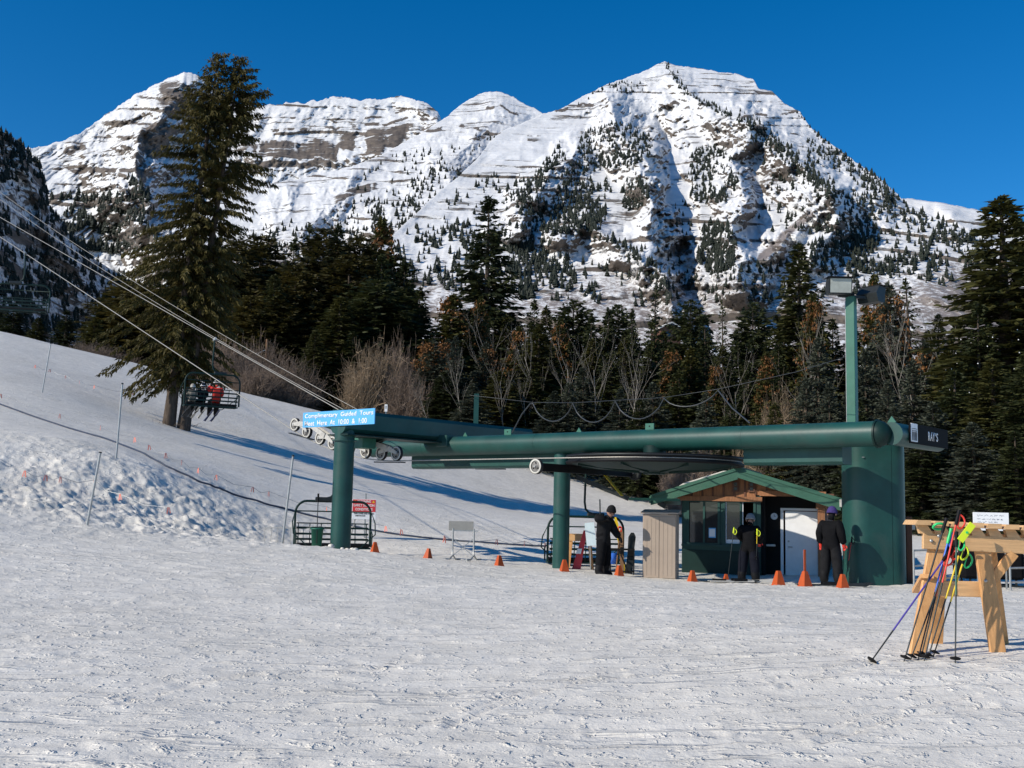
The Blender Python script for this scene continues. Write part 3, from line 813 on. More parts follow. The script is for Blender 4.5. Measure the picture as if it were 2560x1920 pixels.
PROTO = {}
def proto(key, seed, H, prof, needles, cones=None, **kw):
    crown, trunk = conifer_meshes(key, seed, H, prof, kw.pop('zb', 0.06), kw.pop('nbr', 300), **kw)
    crown.materials.append(needles); trunk.materials.append(BARK)
    cm = None
    if cones:
        cm = cone_clusters(key, seed + 5, H, prof, *cones); cm.materials.append(CONES)
    PROTO[key] = (H, crown, trunk, cm, prof(0.08, 0, 0))
proto("spruce_a", 1, 18, cone_profile(3.3, .85), NEEDLEDK, nbr=360, droop=.22, tw=.62, tww=0.169, dens=6.67)
proto("spruce_b", 2, 18, cone_profile(2.7, .80), NEEDLE, nbr=430, droop=.28, tw=.60, tww=0.160, dens=7.25)
proto("spruce_open", 3, 18, cone_profile(2.6, .95), NEEDLEDK, nbr=170, droop=.34, tw=.5, tww=0.136, dens=8.70, upturn=.5, hang=.45, gaps=.16)
proto("spruce_cone", 4, 15, cone_profile(2.9, .80), NEEDLE, cones=(.60, 260), nbr=330, droop=.24, tw=.58, tww=0.160, dens=7.25)
proto("blue_spruce", 5, 13, cone_profile(3.0, .82), NEEDLEBLUE, nbr=330, droop=.16, tw=.52, tww=0.143, dens=7.25, hang=.1)
proto("blue_cone", 6, 13, cone_profile(2.8, .78), NEEDLEBLUE, cones=(.66, 200), nbr=310, droop=.18, tw=.52, tww=0.143, dens=7.25, hang=.1)
proto("round_fir", 8, 15, round_profile(2.6), NEEDLEDK, nbr=330, droop=.15, tw=.60, tww=0.169, dens=6.67)
proto("broad_fir", 9, 19, round_profile(3.4), OLD, nbr=330, droop=.20, tw=.68, tww=0.186, dens=6.09)

KIND_WORDS = {"spruce_a": "dense dark conical spruce", "spruce_b": "olive green conical spruce", "spruce_open": "thin open spruce with bare tiers",
              "spruce_cone": "olive spruce with orange cones", "blue_spruce": "grey blue spruce", "blue_cone": "grey blue spruce with orange cones",
              "round_fir": "dark fir with a rounded top", "broad_fir": "broad brownish green fir"}
def place_words(px):
    if px < 480: return "beyond the top edge of the slope"
    if px < 1060: return "in the tall clump beside the lone twin fir"
    if px < 1290: return "behind the station's cross arm"
    if px < 1500: return "behind the wavy cable"
    if px < 1950: return "behind the lift hut"
    if px < 2200: return "around the floodlight pole"
    return "behind the ski rack"
def plant(key, px, top, Y, hw, label=None, group=None, r=rng):
    """a conifer whose tip shows at (px, top) from the photograph's spot, standing at depth Y, hw = half width in pixels"""
    H, crown, trunk, cm, R0 = PROTO[key]
    tp = W(px, top, Y)
    gz = float(zf(tp[0], tp[1])) - 0.1
    hh = tp[2] - gz
    sz = hh / H; sx = 1.72 * (hw * Y / F) / R0
    lab = KIND_WORDS[key] + " " + place_words(px); grp = KIND_WORDS[key].split(" with")[0] + "s " + place_words(px)
    o = thing("conifer_tree", label or lab, "tree", (tp[0], tp[1], gz), r.uniform(0, 6.28), None if label else grp)
    o.scale = (sx, sx, sz)
    link("crown", crown, o); link("trunk", trunk, o)
    if cm is not None: link("cone_clusters", cm, o, kind="stuff")
    return o

# the tall twin-stemmed fir on the slope
def twin_tree():
    base = ground_at(432, 58, 1065)
    H = W(548, 137, 58)[2] - base[2]
    S = 58 / F
    left = [(137, 535), (190, 505), (230, 480), (270, 452), (300, 442), (340, 415), (385, 382), (420, 402), (455, 440), (480, 400), (500, 388), (520, 400), (540, 352), (570, 352), (620, 318), (700, 298), (800, 288), (900, 312), (960, 372)]
    right = [(137, 615), (175, 640), (205, 630), (252, 682), (265, 650), (300, 640), (350, 638), (425, 688), (445, 684), (480, 640), (520, 642), (552, 615), (600, 600), (700, 592), (800, 590), (900, 560), (960, 485)]
    tops = [W(546, 137, 58) - base, W(602, 145, 58.4) - base]
    foot = [np.array([-0.30, 0, -.3]), np.array([0.42, .25, -.3])]
    def Lf(h, az, si):
        y = 1068 + (140 - 1068) * h
        cx = (430, 446)[si] + ((546, 602)[si] - (430, 446)[si]) * h
        le = np.interp(y, [p[0] for p in left], [p[1] for p in left]); re = np.interp(y, [p[0] for p in right], [p[1] for p in right])
        ca = math.cos(az)
        lft = max(10, cx - le) if si == 0 else max(14, (cx - le) * .35)
        rgt = max(10, re - cx) if si == 1 else max(14, (re - cx) * .35)
        dep = 0.75 * (lft + rgt) / 2
        ext = math.hypot(ca * (lft if ca < 0 else rgt), math.sin(az) * dep)
        return ext * S * 1.16
    crown, trunk = conifer_meshes("twin", 77, H, Lf, 0.115, 330, droop=.34, upturn=.15, tw=.46, tww=0.085, dens=18.85, hang=1.1, stems=[(foot[0], tops[0]), (foot[1], tops[1])], gaps=.10)
    crown.materials.append(OLD); trunk.materials.append(BARK)
    o = thing("fir_tree", "tall old fir with two stems standing alone on the snow slope", "tree", base)
    link("crown", crown, o); link("trunk", trunk, o)
    b = MB(); r = np.random.default_rng(5)
    for k in range(40):
        a = r.random() * 6.28; d = r.uniform(.5, 1.3)
        b.tube([(math.cos(a) * d, math.sin(a) * d, .0), (math.cos(a + .3) * (d + .25), math.sin(a + .3) * (d + .25), r.uniform(.05, .3))], [.012, .006], 3, False)
    t = b.build("root_litter", BARK, o); t["kind"] = "stuff"
twin_tree()

TREES = [  # key, px, top, Y, half width px
 ("broad_fir", 480, 660, 114, 80), ("broad_fir", 560, 640, 116, 75), ("spruce_b", 690, 690, 100, 70), ("spruce_a", 735, 600, 120, 70), ("broad_fir", 870, 640, 106, 90), ("spruce_a", 960, 640, 106, 85), ("spruce_a", 1050, 720, 110, 70), ("spruce_a", 1180, 800, 108, 70), ("spruce_b", 1265, 790, 112, 60),
 ("spruce_a", 1400, 830, 118, 70), ("spruce_b", 1480, 850, 104, 75), ("spruce_a", 1530, 880, 94, 80), ("spruce_a", 1600, 870, 112, 75), ("spruce_b", 1660, 830, 116, 60), ("spruce_a", 1700, 930, 88, 80), ("spruce_b", 1750, 850, 112, 65), ("spruce_a", 1840, 830, 106, 70), ("spruce_b", 1900, 830, 100, 60), ("spruce_a", 1870, 930, 84, 70), ("spruce_b", 1960, 800, 100, 70),
 ("spruce_a", 2080, 800, 92, 75), ("spruce_b", 2130, 820, 90, 70), ("spruce_a", 2200, 850, 84, 80), ("spruce_b", 2320, 830, 80, 75), ("spruce_a", 2400, 800, 74, 90), ("spruce_b", 2360, 880, 66, 90), ("blue_spruce", 2210, 960, 60, 75), ("blue_spruce", 2080, 960, 66, 65), ("spruce_a", 2150, 1000, 60, 70), ("spruce_a", 1330, 930, 90, 75), ("spruce_b", 1250, 930, 88, 70), ("blue_spruce", 1380, 980, 84, 60), ("blue_spruce", 1180, 960, 84, 60), ("spruce_a", 1110, 930, 88, 60), ("spruce_a", 1600, 1000, 80, 60), ("spruce_a", 1830, 1010, 74, 60), ("spruce_b", 1940, 1010, 70, 55),
 ("spruce_a", 40, 760, 108, 62), ("spruce_b", 95, 795, 100, 40), ("spruce_a", 168, 778, 104, 52), ("spruce_b", -30, 720, 112, 70), ("spruce_b", 235, 800, 96, 50), ("spruce_a", 262, 735, 104, 70),
 ("broad_fir", 330, 705, 104, 80), ("spruce_a", 392, 690, 110, 80), ("broad_fir", 520, 640, 112, 80),
 ("broad_fir", 590, 606, 106, 78), ("broad_fir", 655, 590, 112, 82), ("spruce_open", 705, 612, 116, 55), ("spruce_open", 762, 556, 118, 60), ("broad_fir", 745, 668, 104, 80),
 ("broad_fir", 815, 575, 110, 70), ("spruce_a", 850, 566, 114, 80), ("broad_fir", 900, 592, 112, 75), ("spruce_cone", 958, 548, 116, 85), ("round_fir", 925, 700, 100, 95), ("spruce_b", 850, 745, 96, 95), ("spruce_a", 1010, 655, 112, 80), ("broad_fir", 985, 640, 118, 70), ("spruce_b", 790, 830, 92, 50), ("spruce_a", 880, 830, 94, 60), ("broad_fir", 700, 750, 100, 65), ("broad_fir", 625, 740, 100, 60),
 ("spruce_a", 1222, 497, 116, 118), ("spruce_cone", 1130, 735, 100, 92), ("spruce_cone", 1200, 742, 102, 50), ("blue_cone", 1072, 852, 92, 62), ("blue_cone", 1112, 850, 95, 55), ("blue_cone", 1222, 860, 92, 55), ("blue_spruce", 1142, 842, 90, 45),
 ("spruce_a", 1336, 752, 108, 55), ("spruce_b", 1368, 768, 110, 50), ("round_fir", 1435, 750, 112, 62), ("spruce_a", 1478, 785, 108, 45), ("spruce_cone", 1302, 818, 98, 62), ("spruce_b", 1345, 815, 94, 85), ("spruce_cone", 1400, 800, 100, 60),
 ("spruce_a", 1520, 772, 110, 45), ("round_fir", 1552, 766, 112, 48), ("spruce_a", 1582, 775, 108, 42), ("spruce_open", 1622, 722, 110, 62), ("spruce_a", 1632, 800, 100, 55), ("spruce_b", 1560, 850, 98, 70), ("blue_spruce", 1465, 920, 88, 62), ("blue_spruce", 1420, 960, 84, 50),
 ("round_fir", 1718, 755, 108, 52), ("spruce_a", 1765, 790, 104, 55), ("spruce_cone", 1680, 868, 92, 60), ("spruce_b", 1725, 870, 94, 70), ("spruce_open", 1812, 752, 98, 42), ("round_fir", 1878, 757, 96, 52), ("spruce_b", 1808, 870, 90, 60), ("spruce_cone", 1790, 905, 88, 45), ("blue_spruce", 1640, 960, 82, 70), ("blue_spruce", 1545, 975, 82, 55), ("blue_spruce", 1760, 985, 78, 60),
 ("spruce_b", 1996, 615, 88, 108), ("spruce_cone", 2036, 738, 82, 68), ("spruce_cone", 1918, 880, 80, 50), ("blue_spruce", 2040, 850, 74, 80), ("blue_spruce", 2010, 950, 68, 70), ("spruce_a", 1950, 860, 86, 60),
 ("spruce_cone", 2182, 690, 88, 62), ("blue_cone", 2226, 715, 80, 84), ("spruce_open", 2290, 700, 84, 82), ("spruce_a", 2255, 800, 82, 70), ("blue_spruce", 2165, 880, 68, 80), ("blue_spruce", 2275, 905, 62, 85), ("spruce_b", 2345, 790, 86, 60), ("blue_cone", 2310, 860, 70, 60), ("blue_spruce", 2120, 985, 66, 60),
 ("spruce_b", 2512, 498, 62, 200), ("spruce_b", 2585, 560, 66, 150), ("spruce_a", 2440, 760, 60, 100), ("spruce_a", 2380, 930, 56, 110), ("blue_spruce", 2330, 1010, 52, 90), ("spruce_b", 2480, 900, 52, 110), ("spruce_a", 2560, 880, 50, 110), ("blue_spruce", 2440, 1060, 48, 90), ("spruce_a", 2300, 1060, 50, 80), ("spruce_a", 2540, 1080, 46, 80), ("spruce_b", 2640, 700, 60, 130), ("spruce_a", 2720, 780, 60, 120), ("blue_spruce", 2240, 1020, 56, 70),
]
for t in TREES:
    lab = None
    if t[1:3] == (1222, 497): lab = "tallest dark spruce in the middle of the forest, against the snowy mountain"
    if t[1:3] == (2512, 498): lab = "huge spruce towering over the ski rack, hung with tiny lights"
    if t[1:3] == (1996, 615): lab = "tall brownish spruce rising beside the floodlight pole"
    o = plant(*t, label=lab)
    if t[1:3] == (2512, 498):
        r = np.random.default_rng(3); b = MB(); sc = o.scale
        for k in range(70):
            h = r.uniform(.12, .62); a = r.uniform(3.3, 6.1); L = 2.7 * (1 - h) ** .8 * 1.02
            b.box((math.cos(a - o.rotation_euler.z) * L, math.sin(a - o.rotation_euler.z) * L, h * 18), (.045 / sc[0], .045 / sc[0], .05 / sc[2]))
        q = b.build("light_bulbs", WHITE, o); q["kind"] = "stuff"

# leafless aspens and brush
def bare_tree_mesh(key, seed, H, m, spread=.35, r0=.10, depth=4, splits=3):
    r = random.Random(seed); b = MB()
    def grow(p, d, L, rad, lev):
        n = 4 if lev == 0 else 3
        pts = [p]; dd = d.copy()
        for k in range(n):
            dd = (dd + Vector((r.gauss(0, .10), r.gauss(0, .10), .03 * lev))).normalized()
            pts.append(pts[-1] + dd * (L / n))
        b.tube(pts, [rad * (1 - .55 * k / n) for k in range(n + 1)], 5 if lev == 0 else 3, False)
        if lev >= depth: return
        k = splits + (5 if lev == 0 else 0)
        for i in range(k):
            t = (.35 + .65 * (i + r.random()) / k) if lev == 0 else r.uniform(.3, 1)
            q = pts[min(n - 1, int(t * n))].lerp(pts[min(n, int(t * n) + 1)], t * n - int(t * n))
            az = r.uniform(0, 6.28); e = (dd + Vector((math.cos(az), math.sin(az), .1)) * r.uniform(spread, spread * 2.4)).normalized()
            grow(q, e, L * r.uniform(.36, .6) * (1.15 - .4 * t if lev == 0 else 1), rad * .45 * (1.2 - .5 * t), lev + 1)
    grow(Vector((0, 0, -.2)), Vector((0, 0, 1)), H * .8, r0, 0)
    me = b.mesh(key); me.materials.append(m); return me
ASP = [bare_tree_mesh("aspen", 10 + k, 12, ASPENBARK, .26, .055, 3, 3) for k in range(3)]
ASPENS = [(1162, 880, 84, 1, 0.0), (1270, 900, 86, 0, .02), (1400, 800, 92, 1, -.2), (1440, 850, 90, 2, .05), (1505, 850, 88, 0, .03), (1570, 870, 84, 2, .22), (1250, 800, 94, 2, .0), (1090, 950, 82, 1, -.22),
          (1855, 900, 84, 0, .02), (2065, 790, 78, 1, .0), (2375, 770, 76, 0, .02), (2310, 860, 68, 2, .03), (1320, 930, 88, 1, .05), (1620, 900, 88, 1, -.05), (2290, 780, 72, 1, -.03)]
for k, (px, top, Y, vi, lean) in enumerate(ASPENS):
    tp = W(px, top, Y); gz = float(zf(tp[0], tp[1]))
    o = thing("bare_aspen", "leafless aspen with a thin pale trunk " + place_words(px), "tree", (tp[0], tp[1], gz), k * 1.7, "leafless aspens " + place_words(px))
    s = (tp[2] - gz) / 12; o.scale = (s, s, s); o.rotation_euler = (0, lean, k * .0)
    link("trunk", ASP[vi], o)

def bush_mesh(key, seed, m, n=420, w=1.0):
    r = np.random.default_rng(seed); b = MB(); V = []
    for k in range(n):
        az = r.random() * 6.28; el = r.uniform(.35, 1.45); L = r.uniform(.55, 1.05)
        p = np.array([r.normal() * .12 * w, r.normal() * .12 * w, 0]); d = np.array([math.cos(az) * math.cos(el) * w, math.sin(az) * math.cos(el) * w, math.sin(el)])
        q = p + d * L * .5 + r.normal(size=3) * .07; e = p + d * L + r.normal(size=3) * .13
        b.tube([p, q, e], [.011, .007, .003], 3, False)
        for j in range(7):
            f = p + (e - p) * r.uniform(.25, 1); b.tube([f, f + d * .08 + r.normal(size=3) * .10], [.0055, .002], 3, False)
    me = b.mesh(key); me.materials.append(m); return me
BUSH = [bush_mesh("brush", 3, TWIGS), bush_mesh("brush_b", 4, TWIGS), bush_mesh("pale_brush", 5, TWIGSPALE, 520)]
BUSHES = [(935, 840, 92, 2, 70), (900, 905, 90, 2, 45), (1000, 840, 94, 0, 60), (1040, 930, 90, 1, 55), (1010, 900, 90, 0, 55), (1965, 950, 74, 2, 62), (1995, 1000, 72, 2, 50), (1925, 985, 76, 2, 40),
          (560, 830, 90, 0, 70), (610, 850, 92, 1, 70), (660, 840, 94, 0, 70), (710, 870, 92, 1, 65), (690, 905, 88, 0, 60), (755, 890, 90, 1, 60), (640, 905, 86, 1, 60), (590, 890, 88, 0, 60), (740, 950, 88, 0, 40), (300, 880, 86, 0, 50), (255, 855, 86, 1, 50), (210, 850, 88, 0, 45),
          (1760, 1090, 72, 1, 45), (1860, 1100, 70, 2, 45), (1905, 1080, 70, 0, 40), (1690, 1120, 74, 0, 40)]
for k, (px, top, Y, vi, hw) in enumerate(BUSHES):
    tp = W(px, top, Y); gz = float(zf(tp[0], tp[1])) - .1
    pale = vi == 2
    o = link("bare_bush", BUSH[vi], None, (tp[0], tp[1], gz), k * 1.1, ("pale tan leafless willow bush " if pale else "grey brown leafless brush ") + place_words(px), "bush", ("pale willow bushes " if pale else "brown brush ") + place_words(px))
    s = 0.98 * hw * Y / F / .75; o.scale = (s, s, (tp[2] - gz) * .84)

# ---------------------------------------------------------------- conifers on the mountains
def small_conifer(seed, n=7, tiers=4):
    r = random.Random(seed); b = MB()
    for k in range(tiers):
        z0 = .10 + .78 * k / tiers; z1 = min(1.0, z0 + .42); R = (.24 * (1 - k / (tiers + .3)) + .02)
        P = [(R * r.uniform(.65, 1.2) * math.cos(6.283 * i / n + k), R * r.uniform(.65, 1.2) * math.sin(6.283 * i / n + k), z0 + r.uniform(-.04, .04)) for i in range(n)] + [(r.uniform(-.02, .02), r.uniform(-.02, .02), z1)]
        b.add(P, [(i, (i + 1) % n, n) for i in range(n)])
    b.cyl((0, 0, -.08), (0, 0, .2), .02, .02, 4, False)
    return b
SMALL = [small_conifer(k) for k in range(5)]
SMESH = []
for b in SMALL:
    me = b.mesh("mountain_conifer"); me.materials.append(FARNEEDLE); SMESH.append(me)

def zone_pts(r, z):
    kind = z[0]
    if kind == 'e':
        _, cx, cy, rx, ry, n, clump = z
        out = []
        while len(out) < n:
            a, c = r.uniform(-1, 1), r.uniform(-1, 1)
            if a * a + c * c > 1: continue
            x, y = cx + a * rx, cy + c * ry
            if clump and vnoise(np.array([x * .035]), np.array([y * .045]), 5)[0] + .15 * r.normal() < clump - .5: continue
            out.append((x, y))
        return out
    _, pts, w, n = z
    P = np.array(pts, float); seg = np.hypot(*np.diff(P, axis=0).T); cum = np.r_[0, np.cumsum(seg)]
    out = []
    for _ in range(n):
        t = r.random() * cum[-1]
        out.append((np.interp(t, cum, P[:, 0]) + r.normal() * w, np.interp(t, cum, P[:, 1]) + r.normal() * w))
    return out
ZONES = {
 "main_mountain": [
  ('e', 1540, 368, 95, 58, 420, 0), ('l', [(1412, 380), (1370, 425), (1330, 470), (1296, 510)], 11, 150), ('e', 1460, 490, 68, 85, 330, .35), ('e', 1585, 490, 36, 42, 130, 0),
  ('l', [(1665, 158), (1710, 228), (1760, 262), (1830, 292)], 5, 130), ('l', [(1853, 300), (1920, 350), (2000, 415), (2070, 475)], 11, 330), ('e', 1778, 440, 72, 75, 290, .45), ('e', 1792, 625, 52, 70, 300, .1),
  ('e', 1420, 545, 95, 50, 300, .3), ('e', 1318, 665, 50, 90, 300, .3), ('e', 1400, 700, 40, 60, 90, .4), ('l', [(2015, 360), (2080, 390), (2150, 430), (2243, 492)], 15, 260), ('l', [(2068, 495), (2180, 510), (2300, 555), (2458, 625)], 16, 330), ('e', 2120, 585, 95, 48, 260, .35),
  ('e', 2180, 640, 190, 60, 190, .3), ('e', 2050, 690, 170, 70, 110, .25), ('e', 1970, 420, 70, 60, 60, .3), ('e', 1250, 560, 150, 130, 330, .5), ('e', 1120, 640, 130, 90, 230, .45), ('e', 1580, 700, 150, 80, 90, .4), ('l', [(1480, 585), (1560, 620), (1640, 690), (1680, 760)], 9, 90),
  ('e', 1960, 520, 70, 70, 45, .2), ('e', 1860, 720, 140, 50, 70, .2), ('e', 2380, 660, 120, 60, 100, .3), ('l', [(1400, 262), (1500, 225), (1580, 190)], 8, 40), ('e', 1570, 220, 40, 16, 40, 0), ('e', 1700, 560, 30, 60, 25, 0), ('l', [(2040, 640), (2150, 650), (2250, 690)], 12, 60), ('l', [(2000, 285), (2060, 350), (2110, 385)], 6, 60)],
 "middle_mountain": [('e', 1120, 480, 230, 110, 330, .45), ('e', 960, 560, 150, 60, 140, .45), ('e', 1260, 400, 90, 60, 110, .4), ('e', 900, 600, 220, 70, 190, .4), ('e', 700, 620, 150, 60, 80, .45), ('l', [(1120, 420), (1060, 470), (1000, 520)], 12, 50), ('l', [(1190, 345), (1300, 345), (1350, 350)], 5, 40)],
 "plateau_mountain": [('e', 260, 555, 110, 50, 170, .4), ('e', 270, 600, 130, 40, 180, .3), ('l', [(330, 450), (350, 490), (375, 500)], 7, 45), ('l', [(120, 497), (250, 500), (370, 497)], 5, 60), ('e', 320, 530, 70, 20, 40, 0)],
 "shaded_mountain": [('e', 60, 620, 190, 320, 900, .42), ('e', 200, 740, 160, 110, 380, .35), ('l', [(-10, 340), (40, 355), (85, 400), (105, 450), (118, 505), (170, 590), (230, 650)], 5, 130), ('e', 20, 400, 60, 60, 100, .1)],
}
TREE_H = {"main_mountain": (3.2, 8.0), "middle_mountain": (4.2, 9.5), "plateau_mountain": (13, 26), "shaded_mountain": (4.5, 10.0)}
LONE = {"main_mountain": 190, "middle_mountain": 30, "plateau_mountain": 15, "shaded_mountain": 30}
MLAB = {"main_mountain": "small dark conifer on the slopes of the big main peak", "middle_mountain": "small dark conifer on the white shoulder of the middle peak",
        "plateau_mountain": "tiny conifer below the distant left summit", "shaded_mountain": "dark conifer on the blue shaded mountainside"}
def mountain_trees():
    r = np.random.default_rng(12)
    for ln, zs in ZONES.items():
        cand = []
        for z in zs:
            for x, y in zone_pts(r, z):
                p = surf(ln, x, y)
                if p is None: continue
                h = r.uniform(*TREE_H[ln]) * (1.15 if r.random() < .1 else 1) * (0.75 + .35 * (y / 700.0))
                if r.random() < .08: continue
                cand.append((h / p[1], p, h, x, y))
        vis = [c for c in cand if 0 < c[3] < 2560]
        vis.sort(key=lambda c: -c[0]); lone = set(id(c) for c in vis[:LONE[ln]])
        Vs = []; Fs = []; off = 0
        for c in cand:
            vi = int(r.integers(5)); a = r.random() * 6.28; w = r.uniform(.8, 1.35)
            if id(c) in lone:
                o = link("mountain_conifer", SMESH[vi], None, c[1], a, MLAB[ln], "tree", MLAB[ln].replace("small ", "").replace("tiny ", "") + "s")
                o["group"] = "conifers of the " + ln.replace("_", " ")
                o.scale = (c[2] * w, c[2] * w, c[2])
                continue
            b = SMALL[vi]; v = np.array(b.v) * np.array([c[2] * w, c[2] * w, c[2]])
            ca, sa = math.cos(a), math.sin(a)
            v = np.stack([v[:, 0] * ca - v[:, 1] * sa, v[:, 0] * sa + v[:, 1] * ca, v[:, 2]], 1) + c[1]
            Vs.append(v); Fs += [tuple(i + off for i in f) for f in b.f]; off += len(v)
        me = bpy.data.meshes.new("mountain_forest"); me.from_pydata(np.concatenate(Vs).tolist(), [], Fs); me.materials.append(FARNEEDLE)
        link("mountain_forest", me, kind="stuff", label="scattered dark forest on the slopes of the " + {"main_mountain": "big main peak", "middle_mountain": "middle peak", "plateau_mountain": "distant left summit", "shaded_mountain": "shaded mountainside"}[ln], cat="forest")
mountain_trees()
# ---------------------------------------------------------------- lift station
U = Vector((-0.752, 0.658, 0)).normalized(); Vv = Vector((0.658, 0.752, 0)).normalized()
A0 = Vector((8.0, 24.0, 0.0))
LROT = math.atan2(-U.y, -U.x)                       # local x = -u (downhill), local y = v
def L2W(s, off, z): return A0 + U * s + Vv * off + Vector((0, 0, z))
def lp(s, off, z): return Vector((-s, off, z))      # local point in the station frame
def gz(s, off):
    p = L2W(s, off, 0); return float(zf(p.x, p.y))
RW = 2.18; ZR = 2.90
def rope_z(s, far):
    sl, s0, s1 = (0.405, 13.2, 17.8) if far else (0.43, 12.9, 17.8)
    if s <= s0: return ZR
    if s <= s1: return ZR + sl / (2 * (s1 - s0)) * (s - s0) ** 2
    return ZR + sl * (s1 - s0) / 2 + sl * (s - s1)

ST = thing("lift_station", "dark green steel chairlift bottom station with a long tube beam on columns", "ski lift", A0, LROT)
def stad(w, d, n=10):
    """rounded rectangle outline w x d"""
    r = d * 0.42; P = []
    for cx, cy, a0 in ((w / 2 - r, d / 2 - r, 0), (-w / 2 + r, d / 2 - r, 90), (-w / 2 + r, -d / 2 + r, 180), (w / 2 - r, -d / 2 + r, 270)):
        for k in range(n + 1):
            a = math.radians(a0 + 90 * k / n); P.append((cx + r * math.cos(a), cy + r * math.sin(a)))
    return P
WEB = mat("sheave_web", (0.20, 0.19, 0.175), 0.55, 0.2, 9)
def build_station():
    TZ = 3.44; R = 0.28
    # main tube with end cap and seams
    b = MB(); b.tube([lp(s, 0, TZ) for s in np.linspace(-.05, 16.4, 12)], R, 40)
    tube = b.build("main_tube", GREEN, ST)
    b = MB()
    for s in (3.2, 9.6, 14.0): b.tube([lp(s - .012, 0, TZ), lp(s + .012, 0, TZ)], R + .004, 40)
    b.build("weld_seam", GREEN, tube)
    b = MB()
    prof = [(R * 1.03 * math.cos(t), R * 1.03 * math.sin(t)) for t in np.linspace(0, math.pi / 2, 9)]
    b.lathe([(max(r, .001), h) for r, h in prof], (0.05, 0, TZ), 'X', 40)
    b.build("end_cap", DKGREEN, ST)
    b = MB(); b.tube([lp(-.02, 0, TZ), lp(-.06, 0, TZ)], R + .035, 32); b.build("flange", DKGREEN, ST)
    # lugs and plates standing on the tube
    for s, w, h in ((10.7, .26, .17), (5.9, .26, .17)):
        b = MB(); b.box(lp(s, -.05, TZ + R + h / 2 - .02), (w, .03, h), None, .004); pl = b.build("hanger_plate", GREEN2, ST)
        b = MB(); b.cyl(lp(s, -.07, TZ + R + h * .45), lp(s, -.063, TZ + R + h * .45), .02, .02, 10); b.build("bolt_hole", BLACK, pl)
    for s in (12.4, 8.2):
        b = MB(); b.prism([lp(s - .10, -.015, TZ + R - .02), lp(s + .10, -.015, TZ + R - .02), lp(s, -.015, TZ + R + .12)], (0, .03, 0)); b.build("lifting_lug", GREEN2, ST)
    # right pylon
    gb = gz(1.02, 2.2) - .3
    P = stad(1.42, .98); n = len(P)
    M = Matrix.Rotation(math.radians(41.2) + .10, 3, 'Z')
    cx = lp(1.02, 2.2, 0)
    b = MB(); Q = [cx + M @ Vector((x, y, 0)) for x, y in P]
    b.add([q + Vector((0, 0, gb)) for q in Q] + [q + Vector((0, 0, TZ - .12)) for q in Q], [(i, (i + 1) % n, n + (i + 1) % n, n + i) for i in range(n)], True)
    b.add([q + Vector((0, 0, TZ - .12)) for q in Q], [tuple(range(n))])
    py = b.build("support_pylon", GREEN, ST)
    f = cx + M @ Vector((0.24, -.490, 0)); b = MB(); b.box((f.x, f.y, (gb + TZ) / 2), (.008, .006, TZ - gb - .3), M); b.build("panel_seam", DKGREEN, py)
    f = cx + M @ Vector((-.45, -.495, 0)); b = MB(); b.box((f.x, f.y, 3.02), (.05, .02, .02), M); b.build("clip", STEEL, py)
    # middle and left columns
    for nm, s, off, r, top in (("middle", 8.9, .18, .225, 3.2), ("left", 13.44, -3.7, .275, 3.75)):
        g = gz(s, off) - .3
        b = MB(); b.cyl(lp(s, off, g), lp(s, off, top), r, r, 36); c = b.build("column", GREEN, ST)
        b = MB()
        b.cyl(lp(s, off, top - .38), lp(s, off, top - .35), r + .06, r + .06, 36)
        b.build("collar", GREEN, c)
    # cross arm over the left column
    b = MB(); a = 0.33
    sec = [(-.30, .0), (-.30, .42), (-.24, .52), (.24, .52), (.30, .42), (.30, 0), (.22, -.10), (.08, -.15), (-.08, -.15), (-.22, -.10)]
    poly = [lp(13.44 - x, -3.95, 3.70 + z) for x, z in sec]
    b.prism(poly, (0, 7.9, 0)); arm = b.build("cross_arm", GREEN, ST)
    b = MB(); b.prism([lp(13.44 + x, -3.95, z) for x, z in ((-.42, 3.52), (.42, 3.52), (.42, 3.555), (-.42, 3.555))], (0, 7.2, 0)); b.build("bottom_flange", DKGREEN, arm)
    b = MB(); b.box(lp(13.05, .0, 3.58), (.46, .7, .34), None, .02); b.build("saddle_bracket", GREEN, ST)
    b = MB(); b.box(lp(13.9, -2.6, 3.45), (.5, .5, .42), None, .02); b.build("sheave_mount", GREEN2, ST)
    b = MB(); b.box(lp(13.9, 2.3, 3.3), (.5, .4, .5), None, .02); b.build("sheave_mount", DKGREEN, ST)
    b = MB(); b.bar(lp(14.2, -2.18, 3.32), lp(13.44, -2.18, 3.62), .18, .16); b.build("sheave_mount", DKGREEN, ST)
    # lower carriage beams either side of the bull wheel
    for s0, s1 in ((8.35, 14.9), (0.9, 3.4)):
        b = MB(); b.prism([lp(s0, .25, z) + Vector((0, y, 0)) for y, z in ((0, 2.86), (.06, 2.80), (.5, 2.80), (.5, 3.26), (0, 3.26))], (-(s1 - s0), 0, 0)); b.build("carriage_beam", GREEN, ST)
    for s in (2.0, 3.0, 9.2, 11.4):
        b = MB(); b.box(lp(s, .42, 3.3), (.14, .4, .22)); b.build("beam_hanger", DKGREEN, ST)
    # end beam with the lift's name
    b = MB(); b.tube([lp(-.32, y, TZ) for y in np.linspace(.05, 2.75, 6)], .25, 28); eb = b.build("end_beam", GREEN, ST)
    b = MB(); b.box(lp(-.58, 1.55, TZ + .03), (.03, 2.3, .44), None, .004); sg = b.build("name_board", SIGNBLACK, ST)
    fr = frame(lp(-.598, 1.75, TZ + .03), (0, 1, 0), (0, 0, 1))
    for ch_, dx_, w_ in (("R", -.24, .12), ("A", -.105, .135), ("Y", .035, .13), ("S", .245, .11)):
        text_mesh("letter", ch_, WHITE, w_, .20, .004, .012, sg, fr @ Matrix.Translation((dx_, 0, 0)))
